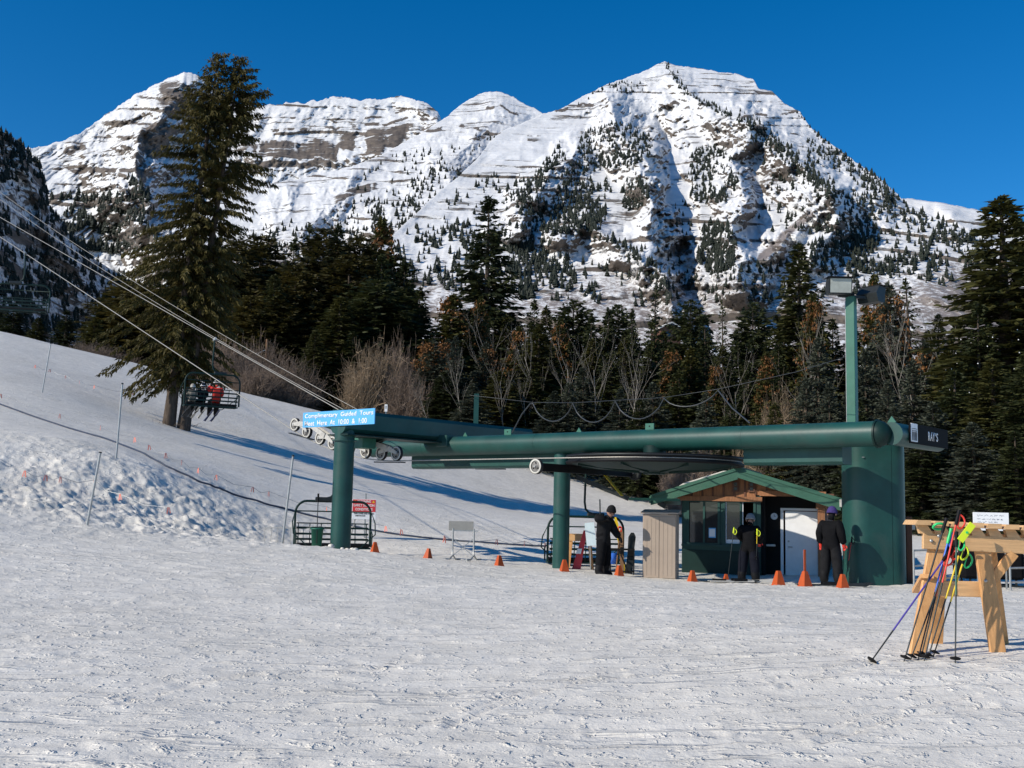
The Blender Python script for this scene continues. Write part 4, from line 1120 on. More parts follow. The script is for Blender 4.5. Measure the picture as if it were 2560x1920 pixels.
    b = MB(); b.box(lp(-.6, 1.75 + .135, TZ + .09), (.006, .022, .06)); b.build("letter", WHITE, sg)
    b = MB(); b.box(lp(-.602, .62, TZ + .05), (.014, .36, .40)); pn = b.build("quad_symbol_plate", WHITE, ST)
    b = MB()
    for k in range(4):
        y = .62 + (k - 1.5) * .075
        b.cyl(lp(-.606, y, TZ + .09), lp(-.612, y, TZ + .09), .020, .020, 8)
        b.box(lp(-.61, y, TZ + .01), (.006, .045, .11)); b.box(lp(-.61, y - .012, TZ - .08), (.006, .016, .09)); b.box(lp(-.61, y + .012, TZ - .08), (.006, .016, .09))
    b.build("symbol", SIGNBLACK, pn)
    b = MB(); b.box(lp(-.611, .62, TZ + .135), (.004, .30, .012)); b.build("symbol", SIGNBLACK, pn)
    b = MB(); b.prism([lp(-.15, .25, TZ + .26), lp(-.35, .25, TZ + .26), lp(-.25, .25, TZ + .4)], (0, .03, 0)); b.build("lifting_lug", GREEN2, ST)
    # bull wheel
    bw = link("bull_wheel", None, ST, lp(5.79, 0, 0)); bw.empty_display_size = .2
    b = MB(); b.lathe([(RW - .10, 2.80), (RW + .05, 2.80), (RW + .06, 2.85), (RW, 2.88), (RW, 2.93), (RW + .06, 2.96), (RW + .05, 3.01), (RW - .10, 3.01)], (0, 0, 0), 'Z', 72); b.build("rim", BLACK, bw)
    b = MB(); b.lathe([(RW - .1, 2.80), (RW - .7, 2.70), (.55, 2.66), (.3, 2.62), (.02, 2.62)], (0, 0, 0), 'Z', 72); b.build("disc", DKGREEN, bw)
    b = MB(); b.lathe([(RW - .1, 3.01), (.5, 3.06), (.02, 3.06)], (0, 0, 0), 'Z', 72); b.build("disc", DKGREEN, bw)
    b = MB(); b.lathe([(RW + .062, 2.962), (RW + .066, 2.972), (RW + .062, 2.982)], (0, 0, 0), 'Z', 72); b.lathe([(RW + .055, 2.848), (RW + .06, 2.853), (RW + .055, 2.858)], (0, 0, 0), 'Z', 72); b.build("worn_edge", DARKMETAL, bw)
    for k in range(8):
        a = k * math.pi / 4 + .2; c, s_ = math.cos(a), math.sin(a)
        b = MB(); b.bar((c * .4, s_ * .4, 2.63), (c * (RW - .15), s_ * (RW - .15), 2.765), .04, .06); b.build("stiffener", DKGREEN, bw)
    b = MB(); b.cyl((0, 0, 2.58), (0, 0, 3.3), .28, .28, 24); b.build("hub", DKGREEN, bw)
    # guide bar with a single sheave at each end
    b = MB(); b.bar(lp(8.0, -2.1, 2.70), lp(8.0, 2.1, 2.70), .16, .20); b.bar(lp(7.96, .1, 2.7), lp(7.96, .1, 3.3), .14, .14, (1, 0, 0)); b.build("guide_bar", BLACK, ST)
    # sheave prototype
    def sheave(s, off, z, face, r=.205, liner=LINER):
        w = link("sheave", None, ST, lp(s, off, z)); w.empty_display_size = .1
        b = MB(); b.lathe([(r - .05, -.035), (r, -.045), (r, -.02), (r - .02, 0), (r, .02), (r, .045), (r - .05, .035), (r - .05, -.035)], (0, 0, 0), 'Y', 28); b.build("tyre", RUBBER, w)
        b = MB(); b.lathe([(r - .052, -.046 * face), (r - .012, -.052 * face), (r - .010, -.048 * face)], (0, 0, 0), 'Y', 28); b.build("liner", liner, w)
        b = MB(); b.lathe([(r - .05, -.02), (r - .075, -.03), (.06, -.012), (.05, -.06), (.02, -.06)], (0, 0, 0), 'Y', 24); b.lathe([(r - .05, .02), (.06, .012), (.02, .05)], (0, 0, 0), 'Y', 20); b.build("wheel_web", WEB if liner is LINER else DARKMETAL, w)
        b = MB(); b.cyl((0, -.09, 0), (0, .09, 0), .025, .025, 10); b.build("axle", STEEL, w)
        b = MB()
        for k in range(3):
            a = k * 2.09 + s; b.cyl((math.cos(a) * .09, -.025, math.sin(a) * .09), (math.cos(a) * .09, -.034, math.sin(a) * .09), .022, .022, 8)
        b.build("web_hole", BLACK, w)
    sheave(7.85, -RW, 2.70, 1, .195); sheave(7.9, RW, 2.70, 1, .195, DARKMETAL)
    for far, off in ((False, -RW), (True, RW)):
        ss = [12.96, 13.6, 14.27, 15.0, 15.75, 16.35, 17.0, 17.6]
        if far: ss = [x + .1 for x in ss]
        m = LINER if not far else DARKMETAL; pm = PALESTEEL if not far else DARKMETAL
        C = [(s, rope_z(s, far) + .21) for s in ss]
        for s, z in C: sheave(s, off, z, 1, .205, m)
        for k in range(0, 8, 2):                    # two-wheel rockers
            (s0, z0), (s1, z1) = C[k], C[k + 1]
            sm, zm = (s0 + s1) / 2, (z0 + z1) / 2 + .10
            b = MB()
            for d in (-.075, .075):
                b.prism([lp(s0 - .06, off + d - .008, z0 - .03), lp(s0 - .06, off + d - .008, z0 + .05), lp(sm - .1, off + d - .008, zm + .09), lp(sm + .1, off + d - .008, zm + .09), lp(s1 + .06, off + d - .008, z1 + .05), lp(s1 + .06, off + d - .008, z1 - .03), lp(sm, off + d - .008, zm - .05)], (0, .016, 0))
            b.build("rocker_plate", pm, ST)
        for k in (0, 4):
            a = ((C[k][0] + C[k + 1][0]) / 2, (C[k][1] + C[k + 1][1]) / 2 + .14); c = ((C[k + 2][0] + C[k + 3][0]) / 2, (C[k + 2][1] + C[k + 3][1]) / 2 + .14)
            b = MB()
            for d in (-.10, .10): b.bar(lp(a[0], off + d, a[1]), lp((a[0] + c[0]) / 2, off + d, (a[1] + c[1]) / 2 + .10), .02, .14); b.bar(lp((a[0] + c[0]) / 2, off + d, (a[1] + c[1]) / 2 + .10), lp(c[0], off + d, c[1]), .02, .14)
            b.build("balance_beam", pm, ST)
        mid = (C[3][0] + C[4][0]) / 2
        b = MB(); b.bar(lp(C[1][0] + .3, off, C[1][1] + .30), lp(C[6][0] - .3, off, C[6][1] + .34), .10, .16); b.build("main_beam", DKGREEN if not far else BLACK, ST)
        for k in (0, 6):
            s, z = C[k]; b = MB(); s2, z2 = C[k + 1]
            b.bar(lp(s - .3, off, z - .255), lp(s2 + .25, off, z2 - .255), .12, .03); b.build("rope_catcher", DARKMETAL, ST)
        if far:
            s, z = C[0]; b = MB(); b.box(lp(s + .3, off, z - .16), (.75, .18, .20)); b.build("catcher_box", DARKMETAL, ST)
    b = MB(); b.bar(lp(8.0, .9, 2.62), lp(7.2, .6, 2.05), .09, .012); b.build("yellow_strap", YELLOW, ST)
build_station()
b = MB()
r_ = random.Random(4)
for k in range(26):                              # shovelled lumps round the left column's foot
    a = r_.uniform(0, 6.28); d = r_.uniform(.28, .55); p = L2W(13.44, -3.7, 0) + Vector((math.cos(a) * d, math.sin(a) * d, 0))
    q = r_.uniform(.04, .10); b.lathe([(.001, -q), (q * .8, -q * .4), (q, 0), (q * .7, q * .6), (.001, q * .8)], (p.x, p.y, float(zf(p.x, p.y)) + q * .3), 'Z', 7)
o = b.build("snow_clods", SNOW, None, label="small clods of snow heaped round the left column's foot", cat="snow", kind="stuff")

# haul rope: one endless loop
def rope_path():
    pts = []
    for s in list(np.linspace(60, 17.8, 24)) + list(np.linspace(17.4, 12.9, 12)) + [9, 5.79]: pts.append(L2W(s, -RW, rope_z(s, False)))
    for k in range(1, 16):
        a = math.pi * k / 16; pts.append(L2W(5.79 - RW * math.sin(a), -RW * math.cos(a), ZR))
    for s in [5.79, 9] + list(np.linspace(12.9, 17.4, 12)) + list(np.linspace(17.8, 60, 24)): pts.append(L2W(s, RW, rope_z(s, True)))
    return pts
b = MB(); b.tube(rope_path(), .016, 6, False)
b.build("haul_rope", ROPE, None, label="steel haul rope running round the bull wheel and up the slope", cat="rope")
for (px0, py0, Y0, px1, py1, lab) in ((905, 1030, 31.0, -60, 436, "upper thin signal cable strung above the haul rope"), (880, 1035, 31.2, -60, 454, "lower thin signal cable strung above the haul rope")):
    p0 = W(px0, py0, Y0); k = 25.5
    q = p0 + np.array([U.x, U.y, 0]) * k; rr_ = ray(px1, py1)
    p1 = CAM + rr_ * (k * .658 + Y0)
    pts = []
    for t in np.linspace(0, 1, 14):
        p = p0 + (p1 - p0) * t; p[2] -= 0.35 * 4 * t * (1 - t); pts.append(p)
    d = (p1 - p0); pts.append(p1 + d * .5)
    b = MB(); b.tube(pts, .009, 5, False); b.build("signal_cable", ROPE, None, label=lab, cat="cable")

# wavy power cable with its support wire and post
def wavy():
    Y = 33.0
    post = L2W(13.44, 1.55, 4.15)
    b = MB(); b.bar(tuple(post), (post.x, post.y, post.z + 1.02), .15, .15, (1, 0, 0))
    b.build("steel_post", GREEN, None, label="slim green steel post carrying the wavy cable behind the cross arm", cat="post")
    sup = [(1174, 988, 33.9), (1332, 1006, 33), (1432, 1007, 31.5), (1538, 1001, 30), (1660, 994, 28.5), (1795, 973, 27.5), (1990, 930, 26.5), (2112, 893, 25.3)]
    b = MB(); b.tube([W(*s) for s in sup], .008, 4, False); w = b.build("support_wire", CABLE, None, label="thin wire from the slim post to the floodlight pole holding up the wavy cable", cat="wire")
    pts = [W(1280, 1082, 33.5), W(1305, 1035, 33.3), W(1325, 1010, 33.05)]
    for (x0, y0, Y0), (x1, y1, Y1), sag in zip(sup[1:5], sup[2:6], (45, 50, 48, 30)):
        for t in np.linspace(0, 1, 11)[:-1]:
            pts.append(W(x0 + (x1 - x0) * t, y0 + (y1 - y0) * t + 2 + sag * (4 * t * (1 - t)) ** .75, Y0 + (Y1 - Y0) * t))
    pts.append(W(1795, 976, 27.5)); pts += [W(1830, 1020, 27), W(1875, 1058, 26.3)]
    b = MB(); b.tube(pts, .018, 6, False); b.build("wavy_cable", CABLE, None, label="thick black cable hanging in waves above the tube beam", cat="cable")
wavy()

# blue notice over the left column
def tour_sign():
    s0, s1, off, z = 11.92, 14.92, -3.98, 3.98
    c = L2W((s0 + s1) / 2, off, z)
    t = thing("notice_sign", "long light blue notice board offering guided tours, over the left column", "sign", c, LROT)
    b = MB(); b.box((0, 0, 0), (s1 - s0, .03, .42), None, .004); p = b.build("panel", SIGNBLUE, t)
    text_mesh("lettering", "Complimentary  Guided  Tours", WHITE, 2.86, .165, .004, .020, p, frame((0.02, -.016, .085), (1, 0, 0), (0, 0, 1)))
    text_mesh("lettering", "Meet  Here  At  10:00  &  1:00", WHITE, 2.62, .145, .004, .020, p, frame((-.10, -.016, -.105), (1, 0, 0), (0, 0, 1)))
    b = MB(); b.bar((0, .02, 0), (0, .25, 0), .06, .06); b.build("bracket", GREEN, t)
tour_sign()
b = MB(); p = W(965, 1020, 33.0)
t = thing("number_plate", "small white number plate standing on top of the cross arm", "sign", (p[0], p[1], p[2]))
b.box((0, 0, .0), (.085, .02, .22)); b.build("plate", WHITE, t)
b = MB(); b.box((0, -.012, .02), (.02, .004, .09)); b.build("digit", SIGNBLACK, t)
b = MB(); b.box((0, .02, -.12), (.03, .015, .2)); b.build("stem", STEEL, t)

# floodlight pole
def floodlight():
    base = L2W(1.75, 2.75, 0); g = gz(1.75, 2.75)
    top = W(2121, 742, base.y)
    t = thing("floodlight_pole", "tall square green pole with two floodlights behind the right pylon", "lamp", (base.x, base.y, g), LROT + .1)
    h = top[2] - g
    b = MB(); b.box((0, 0, h / 2 - .2), (.22, .22, h + .4), None, .01); b.build("pole", GREEN2, t)
    b = MB(); b.tube([(-.13, -.05, .5), (-.13, -.05, h - .1)], .012, 6); b.build("conduit", STEEL, t)
    for k, (dx, dy, dz, ry, nm) in enumerate(((-.22, -.28, .22, .35, 0), (.40, .30, .05, 2.6, 1))):
        l = link("lamp", None, t, (dx, dy, h + dz)); l.rotation_euler = (0.0, 0.0, ry + .25); l.empty_display_size = .1
        b = MB(); b.prism([(-.29, -.16, -.20), (-.29, -.22, .20), (-.29, .05, .22), (-.29, .19, .02), (-.29, .10, -.20)], (.58, 0, 0)); b.build("housing", DARKMETAL, l)
        b = MB(); b.prism([(-.26, -.190, -.175), (-.26, -.226, .175), (-.26, -.222, .175), (-.26, -.186, -.175)], (.52, 0, 0)); b.build("lens", LENS, l)
        b = MB(); b.prism([(-.33, -.30, .20), (-.33, -.30, .215), (-.33, .06, .235), (-.33, .06, .22)], (.66, 0, 0)); b.build("visor", BLACK, l)
    b = MB(); b.bar((-.25, -.2, h + .02), (.40, .28, h - .02), .09, .07); b.box((0, 0, h + .02), (.14, .14, .16)); b.build("crossarm", DARKMETAL, t)
floodlight()

# ---------------------------------------------------------------- chairs of the lift
def make_chair():
    t = thing("lift_chair", "x", "chairlift seat")
    Wd = 2.15; h = Wd / 2
    b = MB(); b.box((0, 0, .02), (.07, .30, .10), None, .01); b.cyl((0, -.2, -.01), (0, .2, -.01), .04, .04, 10); b.build("grip", STEEL, t)
    b = MB(); b.tube([(0, 0, 0), (.02, 0, -.5), (.03, 0, -.95), (.00, 0, -1.14), (-.10, 0, -1.24), (-.25, 0, -1.28), (-.42, 0, -1.28)], .032, 10); b.build("hanger", DKGREEN, t)
    b = MB(); b.box((-.3, 0, -1.30), (.5, .12, .12), None, .02); b.build("joint_block", DARKMETAL, t)
    b = MB()
    arc = [(-h - .03, .05, -2.55), (-h - .03, .08, -1.75)] + [(-h + .30 - .33 * math.cos(a), .08, -1.68 + .33 * math.sin(a)) for a in np.linspace(.1, math.pi / 2, 7)]
    arc += [(-x, y, z) for x, y, z in arc[::-1]]
    b.tube(arc, .034, 10); b.build("bail_frame", DKGREEN, t)
    b = MB(); b.box((0, -.22, -2.50), (Wd - .05, .50, .09), None, .03); b.build("seat", BLACK, t)
    b = MB(); b.bar((-h, .02, -2.58), (h, .02, -2.58), .04, .05); b.bar((-h, -.42, -2.58), (h, -.42, -2.58), .04, .04); b.bar((-h + .02, -.42, -2.58), (-h + .02, .02, -2.58), .04, .04); b.bar((h - .02, -.42, -2.58), (h - .02, .02, -2.58), .04, .04); b.build("seat_frame", DKGREEN, t)
    for z, y in ((-2.36, .05), (-2.22, .08), (-2.06, .11), (-1.94, .14)):
        b = MB(); b.bar((-h + .02, y, z), (h - .02, y, z), .025, .055 if z < -1.95 else .03); b.build("back_slat", DKGREEN, t)
    for k in range(7):
        x = -h + .08 + (Wd - .16) * k / 6; b = MB(); b.bar((x, .02, -2.55), (x, .15, -1.93), .02, .025, (1, 0, 0)); b.build("back_strut", DKGREEN, t)
    for sx in (-1, 1):
        b = MB(); b.tube([(sx * (h + .02), .08, -2.12), (sx * (h + .03), -.25, -2.14), (sx * (h + .03), -.42, -2.2), (sx * (h + .02), -.44, -2.55)], .022, 8); b.build("armrest", DKGREEN, t)
    b = MB(); q = [(-h - .1, -.62, -2.2), (-h - .12, -.30, -1.90), (-h - .04, .05, -1.62), (h + .04, .05, -1.62), (h + .12, -.30, -1.90), (h + .1, -.62, -2.2)]
    b.tube(q, .018, 8); b.build("safety_bar", DKGREEN, t)
    b = MB(); b.tube([(-h - .1, -.62, -2.2), (-h * .6, -.85, -2.62), (h * .6, -.85, -2.62), (h + .1, -.62, -2.2)], .016, 8); b.build("foot_rest", DKGREEN, t)
    return t
def lateral(ang): return ang
CH = make_chair()
# (s, far line, heading of the chair's back, label); local x is the chair's width, local -y is where it faces
CHAIRS = [(15.6, False, math.radians(14), "empty quad lift chair coming down behind the left column", None),
          (28.8, True, math.radians(208), "quad lift chair carrying riders up past the big fir", None),
          (36.9, False, math.radians(12), "empty quad lift chair high over the slope's upper edge, hanging from the near rope", None),
          (9.6, True, math.radians(188), "empty quad lift chair waiting behind the middle column beside the attendant", None)]
CHAIR_OBJ = []
for i, (s, far, rz, lab, _) in enumerate(CHAIRS):
    c = CH if i == 0 else copy_tree(CH)
    p = L2W(s, RW if far else -RW, rope_z(s, far))
    c.location = p; c.rotation_euler = (0, 0, rz); c["label"] = lab; c["group"] = "quad chairs hanging from the haul rope"
    CHAIR_OBJ.append(c)
# loading chairs ride a little lower on a longer hanger
for c_, k_ in zip(CHAIR_OBJ, (1.10, 1.07, 1.0, 1.07)): c_.scale = (1, 1, k_)
# ---------------------------------------------------------------- attendants' hut
HROT = math.radians(-20)
HO = W(1708, 1450, 31.4)
def build_hut():
    g = float(zf(HO[0], HO[1])) - .22
    H = thing("lift_hut", "small green and cedar lift hut with a gabled green metal roof", "hut", (HO[0], HO[1], g), HROT)
    H.scale = (1.10,) * 3
    Z = lambda py: CAM[2] + (1287 - py) / F * 28.3 + .04
    D = 3.0; XW, XP = 1.96, 3.46                    # window wall width, porch end
    zt = Z(1240); zs = Z(1358); zw1 = Z(1251); zw0 = Z(1352)
    wins = [(.13, .90), (1.05, 1.80)]
    # front wall round the window openings
    w = link("front_wall", None, H); w.empty_display_size = .1
    def wb(x0, x1, z0, z1, y0=0.0, y1=.09, m=HUTGREEN, nm="wall_panel", par=None):
        b = MB(); b.box(((x0 + x1) / 2, (y0 + y1) / 2, (z0 + z1) / 2), (x1 - x0, y1 - y0, z1 - z0)); return b.build(nm, m, par or w)
    wb(0, XW, -.2, zw0); wb(0, XW, zw1, zt + .3)
    wb(0, wins[0][0], zw0, zw1); wb(wins[0][1], wins[1][0], zw0, zw1); wb(wins[1][1], XW, zw0, zw1)
    wb(-.04, XW - .04, zs - .03, zs + .02, -.07, -.002, HUTGREEN, "sill_ledge", H)
    wb(-.03, XW + .0, -.2, zs - .12, -.012, -.002, DKGREEN, "painted_shade", H)  # dark sheet painting the shadow on the wall below the sill
    for i, (x0, x1) in enumerate(wins):
        wn_ = link("window", None, H, (0, 0, 0)); wn_.empty_display_size = .1
        fw = .05
        for (a0, a1, c0, c1) in ((x0 - .04, x1 + .04, zw1, zw1 + fw), (x0 - .04, x1 + .04, zw0 - fw, zw0), (x0 - .04, x0 + .02, zw0, zw1), (x1 - .02, x1 + .04, zw0, zw1)):
            wb(a0, a1, c0, c1, -.025, -.003, HUTGREEN, "frame", wn_)
        xm = x0 + (x1 - x0) * (.52 if i == 0 else .55)
        wb(xm - .025, xm + .025, zw0, zw1, -.01, .03, HUTGREEN, "mullion", wn_)
        wb(x0 + .02, xm - .025, zw0, zw1, .035, .043, GLASSM, "pane", wn_)
        if i == 0:
            wb(xm + .025, x1 - .02, zw0, zw1, .020, .028, GLASSM, "pane", wn_)
            wb(x0 + .52, x0 + .70, zw0 + .13, zw0 + .38, .008, .013, SIGNBLUE, "clipboard", wn_)
            wb(x0 + .535, x0 + .685, zw0 + .16, zw0 + .355, .002, .006, PAPER, "notice", wn_)
        else:
            for xx in (x0 + .03, x1 - .30): wb(xx, xx + .022, zw0, zw1, .012, .03, WHITE, "track", wn_)
            wb(x0 + .05, xm - .03, zw0, zw0 + .10, .012, .03, PAPER, "sash_rail", wn_)
    # side and back walls, dark room
    wb(-.06, -.001, -.2, zt + .2, .10, D, HUTGREEN, "side_wall", H)
    wb(0, XP + .1, -.2, zt + .2, D - .08, D, CEDARDK, "back_wall", H)
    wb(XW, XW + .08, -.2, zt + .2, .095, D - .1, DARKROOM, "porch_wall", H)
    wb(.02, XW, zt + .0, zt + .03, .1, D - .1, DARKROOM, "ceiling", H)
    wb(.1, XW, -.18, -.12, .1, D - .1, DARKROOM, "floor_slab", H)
    for k in range(9):                               # boards of the right wall
        y0 = .12 + k * .32
        wb(XP + .02 + .006 * (k % 2), XP + .07 + .006 * (k % 2), -.2, zt + .1, y0, y0 + .31, CEDARDK, "board", H)
    # porch: recessed wall with the door
    yp = 0.50
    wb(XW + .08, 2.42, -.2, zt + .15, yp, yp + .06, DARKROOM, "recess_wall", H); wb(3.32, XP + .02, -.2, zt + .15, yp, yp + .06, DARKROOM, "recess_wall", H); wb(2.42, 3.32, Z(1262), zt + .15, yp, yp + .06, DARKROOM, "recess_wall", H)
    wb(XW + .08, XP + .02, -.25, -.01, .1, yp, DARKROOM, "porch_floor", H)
    dr = link("door", None, H); dr.empty_display_size = .1
    zd = Z(1268)
    wb(2.52, 3.30, .02, zd - .02, yp - .08, yp - .035, WHITE, "leaf", dr)
    for (a0, a1, c0, c1) in ((2.40, 2.47, 0, zd + .06), (3.305, 3.36, 0, zd + .06), (2.47, 3.305, zd, zd + .06)): wb(a0, a1, c0, c1, yp - .07, yp - .004, WHITE, "frame", dr)
    b = MB(); b.tube([(2.60, yp - .09, .92), (2.60, yp - .14, .92), (2.70, yp - .14, .92)], .014, 8); b.build("handle", STEEL, dr)
    b = MB(); b.cyl((2.60, yp - .085, 1.06), (2.60, yp - .10, 1.06), .025, .025, 12); b.build("lock", STEEL, dr)
    ck = link("wall_clock", None, H); ck.empty_display_size = .05
    b = MB(); b.cyl((2.24, yp - .045, Z(1283)), (2.24, yp - .004, Z(1283)), .085, .085, 24); b.build("dial", PAPER, ck)
    b = MB(); b.box((2.24, yp - .048, Z(1283) + .025), (.008, .003, .05)); b.box((2.26, yp - .048, Z(1283)), (.045, .003, .008)); b.build("hands", SIGNBLACK, ck)
    b = MB(); b.box((2.17, yp - .15, .95), (.22, .16, .05)); b.build("shelf", PALESTEEL, H)
    b = MB(); b.box((XP - .02, -.02, (zt - .2) / 2), (.17, .17, zt + .2)); b.build("porch_post", CEDAR, H)
    b = MB(); b.box((XP - .02, -.04, zt - .08), (.24, .22, .30)); b.build("post_cap", CEDAR, H)
    # gable
    xr, zr = 1.44, Z(1172); xl, xe, ze = -.78, 3.92, Z(1243)
    kL = (zr - ze) / (xr - xl); kR = (zr - ze) / (xe - xr)
    roofz = lambda x: zr - (kL * (xr - x) if x < xr else kR * (x - xr))
    x = -.05; i = 0
    while x < 3.5:
        x1 = min(x + .27, 3.5); z1a, z1b = roofz(x) - .03, roofz(x1) - .03
        zb_ = zt - .02 if x1 <= XW + .05 else Z(1232)
        if min(z1a, z1b) > zb_ + .01 or max(z1a, z1b) > zb_ + .04:
            top = [(x, max(z1a, zb_ + .005)), (x1, max(z1b, zb_ + .005))]
            if x < xr < x1: top.insert(1, (xr, zr - .03))
            b = MB(); poly = [(x + .003, -.03, zb_), (x1 - .003, -.03, zb_)] + [(a, -.03, z) for a, z in top[::-1]]
            b.prism(poly, (0, .03, 0)); b.build("gable_board", CEDAR, H)
            if i:
                hh = min(roofz(x) - .06, zr) - zb_
                if hh > .06: b = MB(); b.box((x, -.045, zb_ + hh / 2), (.045, .024, hh)); b.build("batten", CEDARDK, H)
        x = x1; i += 1
    b = MB(); b.box((.93, -.05, zt - .03), (2.15, .06, .12)); b.build("header_beam", CEDAR, H)
    b = MB(); b.box((2.75, -.055, Z(1228)), (1.62, .07, .13)); b.build("header_beam", CEDAR, H)
    for xx in (1.34, 1.74):
        v = link("gable_window", None, H); v.empty_display_size = .05; zc = Z(1212)
        b = MB(); b.box((xx, -.065, zc), (.17, .02, .27)); b.build("frame", CEDARDK, v)
        for dz in (-.055, .055): b = MB(); b.box((xx, -.080, zc + dz), (.085, .012, .085)); b.build("pane", GLOSSBLK, v)
    # roof: metal panels with raised seams
    for side in (0, 1):
        xa, xb = (xl, xr) if side == 0 else (xr, xe)
        n = 8; y0, y1 = -.33, D + .5
        for k in range(n):
            ya = y0 + (y1 - y0) * k / n; yb = y0 + (y1 - y0) * (k + 1) / n - .012
            b = MB(); b.prism([(xa, ya, roofz(xa) + .02), (xb, ya, roofz(xb) + .02), (xb, ya, roofz(xb) + .045), (xa, ya, roofz(xa) + .045)], (0, yb - ya, 0)); b.build("roof_panel", ROOFGREEN, H)
            b = MB(); b.bar((xa, yb + .006, roofz(xa) + .055), (xb, yb + .006, roofz(xb) + .055), .018, .03); b.build("roof_seam", ROOFGREEN, H)
        b = MB(); b.prism([(xa, -.38, roofz(xa) - .20), (xb, -.38, roofz(xb) - .24), (xb, -.38, roofz(xb) + .05), (xa, -.38, roofz(xa) + .05)], (0, .045, 0)); b.build("rake_fascia", ROOFGREEN, H)
        b = MB(); b.prism([(xa, -.405, roofz(xa) - .02), (xb, -.405, roofz(xb) - .02), (xb, -.405, roofz(xb) + .06), (xa, -.405, roofz(xa) + .06)], (0, .022, 0)); b.build("rake_trim", ROOFGREEN, H)
    for xx in (xl, xe):
        b = MB(); b.box((xx, D / 2, roofz(xx) - .06), (.05, D + .86, .18)); b.build("eave_fascia", ROOFGREEN if xx == xl else PALESTEEL, H)
    b = MB(); b.box((xr, D / 2, zr + .055), (.22, D + 1.06, .03)); b.build("ridge_cap", ROOFGREEN, H)
    b = MB(); b.prism([(xl + .35, .3, roofz(xl + .35) + .045), (xr - .35, .3, roofz(xr - .35) + .045), (xr - .4, .3, roofz(xr - .4) + .15), (xl + .7, .3, roofz(xl + .7) + .16)], (0, 2.6, 0)); b.build("roof_snow", SNOW, H)
    b = MB(); b.box((xl + .28, -.25, roofz(xl) - .18), (.20, .16, .12), Matrix.Rotation(.5, 3, 'Y')); b.build("eave_light", DARKMETAL, H)
build_hut()

def cabinet():
    p = ground_at(1652, 28.0)
    t = thing("storage_cabinet", "tall beige plastic cabinet standing left of the hut", "cabinet", (p[0], p[1], p[2] - .03), math.radians(-16))
    b = MB(); b.box((0, 0, .80), (.84, .55, 1.64), None, .015); b.build("body", TAN, t)
    for sx in (-1, 1):
        b = MB(); b.box((sx * .205, -.283, .80), (.40, .015, 1.52), None, .006); d = b.build("door", TAN, t)
        for k in range(3): b = MB(); b.box((sx * .205 + (k - 1) * .11, -.294, .8), (.006, .006, 1.4)); b.build("groove", TAN, d)
    b = MB(); b.prism([(-.47, -.33, 1.625), (-.47, .32, 1.625), (-.47, .32, 1.74), (-.47, -.33, 1.665)], (.94, 0, 0)); b.build("lid", TAN, t)
cabinet()

# rail of the loading gate beside the hut
b = MB(); g0 = W(1440, 1192, 30.5); g1 = W(1572, 1247, 30.2); g2 = W(1700, 1250, 30.0)
b.bar(g0, g1, .10, .12)
t = thing("gate_rail", "slanted dark rail with a pale level arm reaching to the hut's eave", "rail", tuple(g1))
me = b.mesh("sloped_bar"); me.transform(Matrix.Translation(-Vector(g1))); me.materials.append(DARKMETAL); link("sloped_bar", me, t)
b = MB(); b.bar(g1, g2, .08, .07); me = b.mesh("level_bar"); me.transform(Matrix.Translation(-Vector(g1))); me.materials.append(GREEN2); link("level_bar", me, t)

# ---------------------------------------------------------------- cones
def make_cone():
    t = thing("marker_cone", "x", "cone")
    b = MB(); a, c, h = .125, .042, .33
    P = [(-a, -a, 0), (a, -a, 0), (a, a, 0), (-a, a, 0), (-c, -c, h), (c, -c, h), (c, c, h), (-c, c, h)]
    b.add(P, [(0, 1, 5, 4), (1, 2, 6, 5), (2, 3, 7, 6), (3, 0, 4, 7), (4, 5, 6, 7), (3, 2, 1, 0)]); b.build("body", ORANGE, t)
    b = MB(); b.box((0, 0, .008), (.265, .265, .016)); b.build("base", ORANGE, t)
    return t
CN = make_cone()
CONES_AT = [(936, 29.4, 1.0, .5, "orange marker cone just right of the left column"), (1069, 28.9, .95, .9, "tilted orange marker cone between the left column and the bare sign frame"), (1248, 28.3, 1.0, .6, "orange marker cone right of the bare sign frame"),
            (1411, 27.9, 1.05, .3, "orange marker cone against the middle column"), (1548, 27.2, 1.0, .5, "orange marker cone at the feet of the bending attendant"), (1731, 26.4, 1.0, .4, "orange marker cone under the hut's left window"),
            (1815, 26.7, .8, .2, "orange marker cone behind the skis lying by the hut"), (1946, 25.2, 1.2, .35, "orange marker cone in front of the hut's dark porch"), (2012, 24.6, 1.25, .45, "orange marker cone with a tall paddle before the white door"), (2106, 24.0, 1.05, .3, "orange marker cone touching the right pylon")]
for i, (px, Y, sc, rz, lab) in enumerate(CONES_AT):
    c = CN if i == 0 else copy_tree(CN)
    p = ground_at(px, Y); c.location = (p[0], p[1], p[2] - .01); c.rotation_euler = (0, .12 if i == 1 else 0, rz); c.scale = (sc * .78, sc * .78, sc * .84)
    c["label"] = lab; c["group"] = "orange cones along the loading area"
    if i == 8:
        b = MB(); b.box((0, 0, .52), (.055, .02, .52)); b.build("paddle", ORANGE, c)

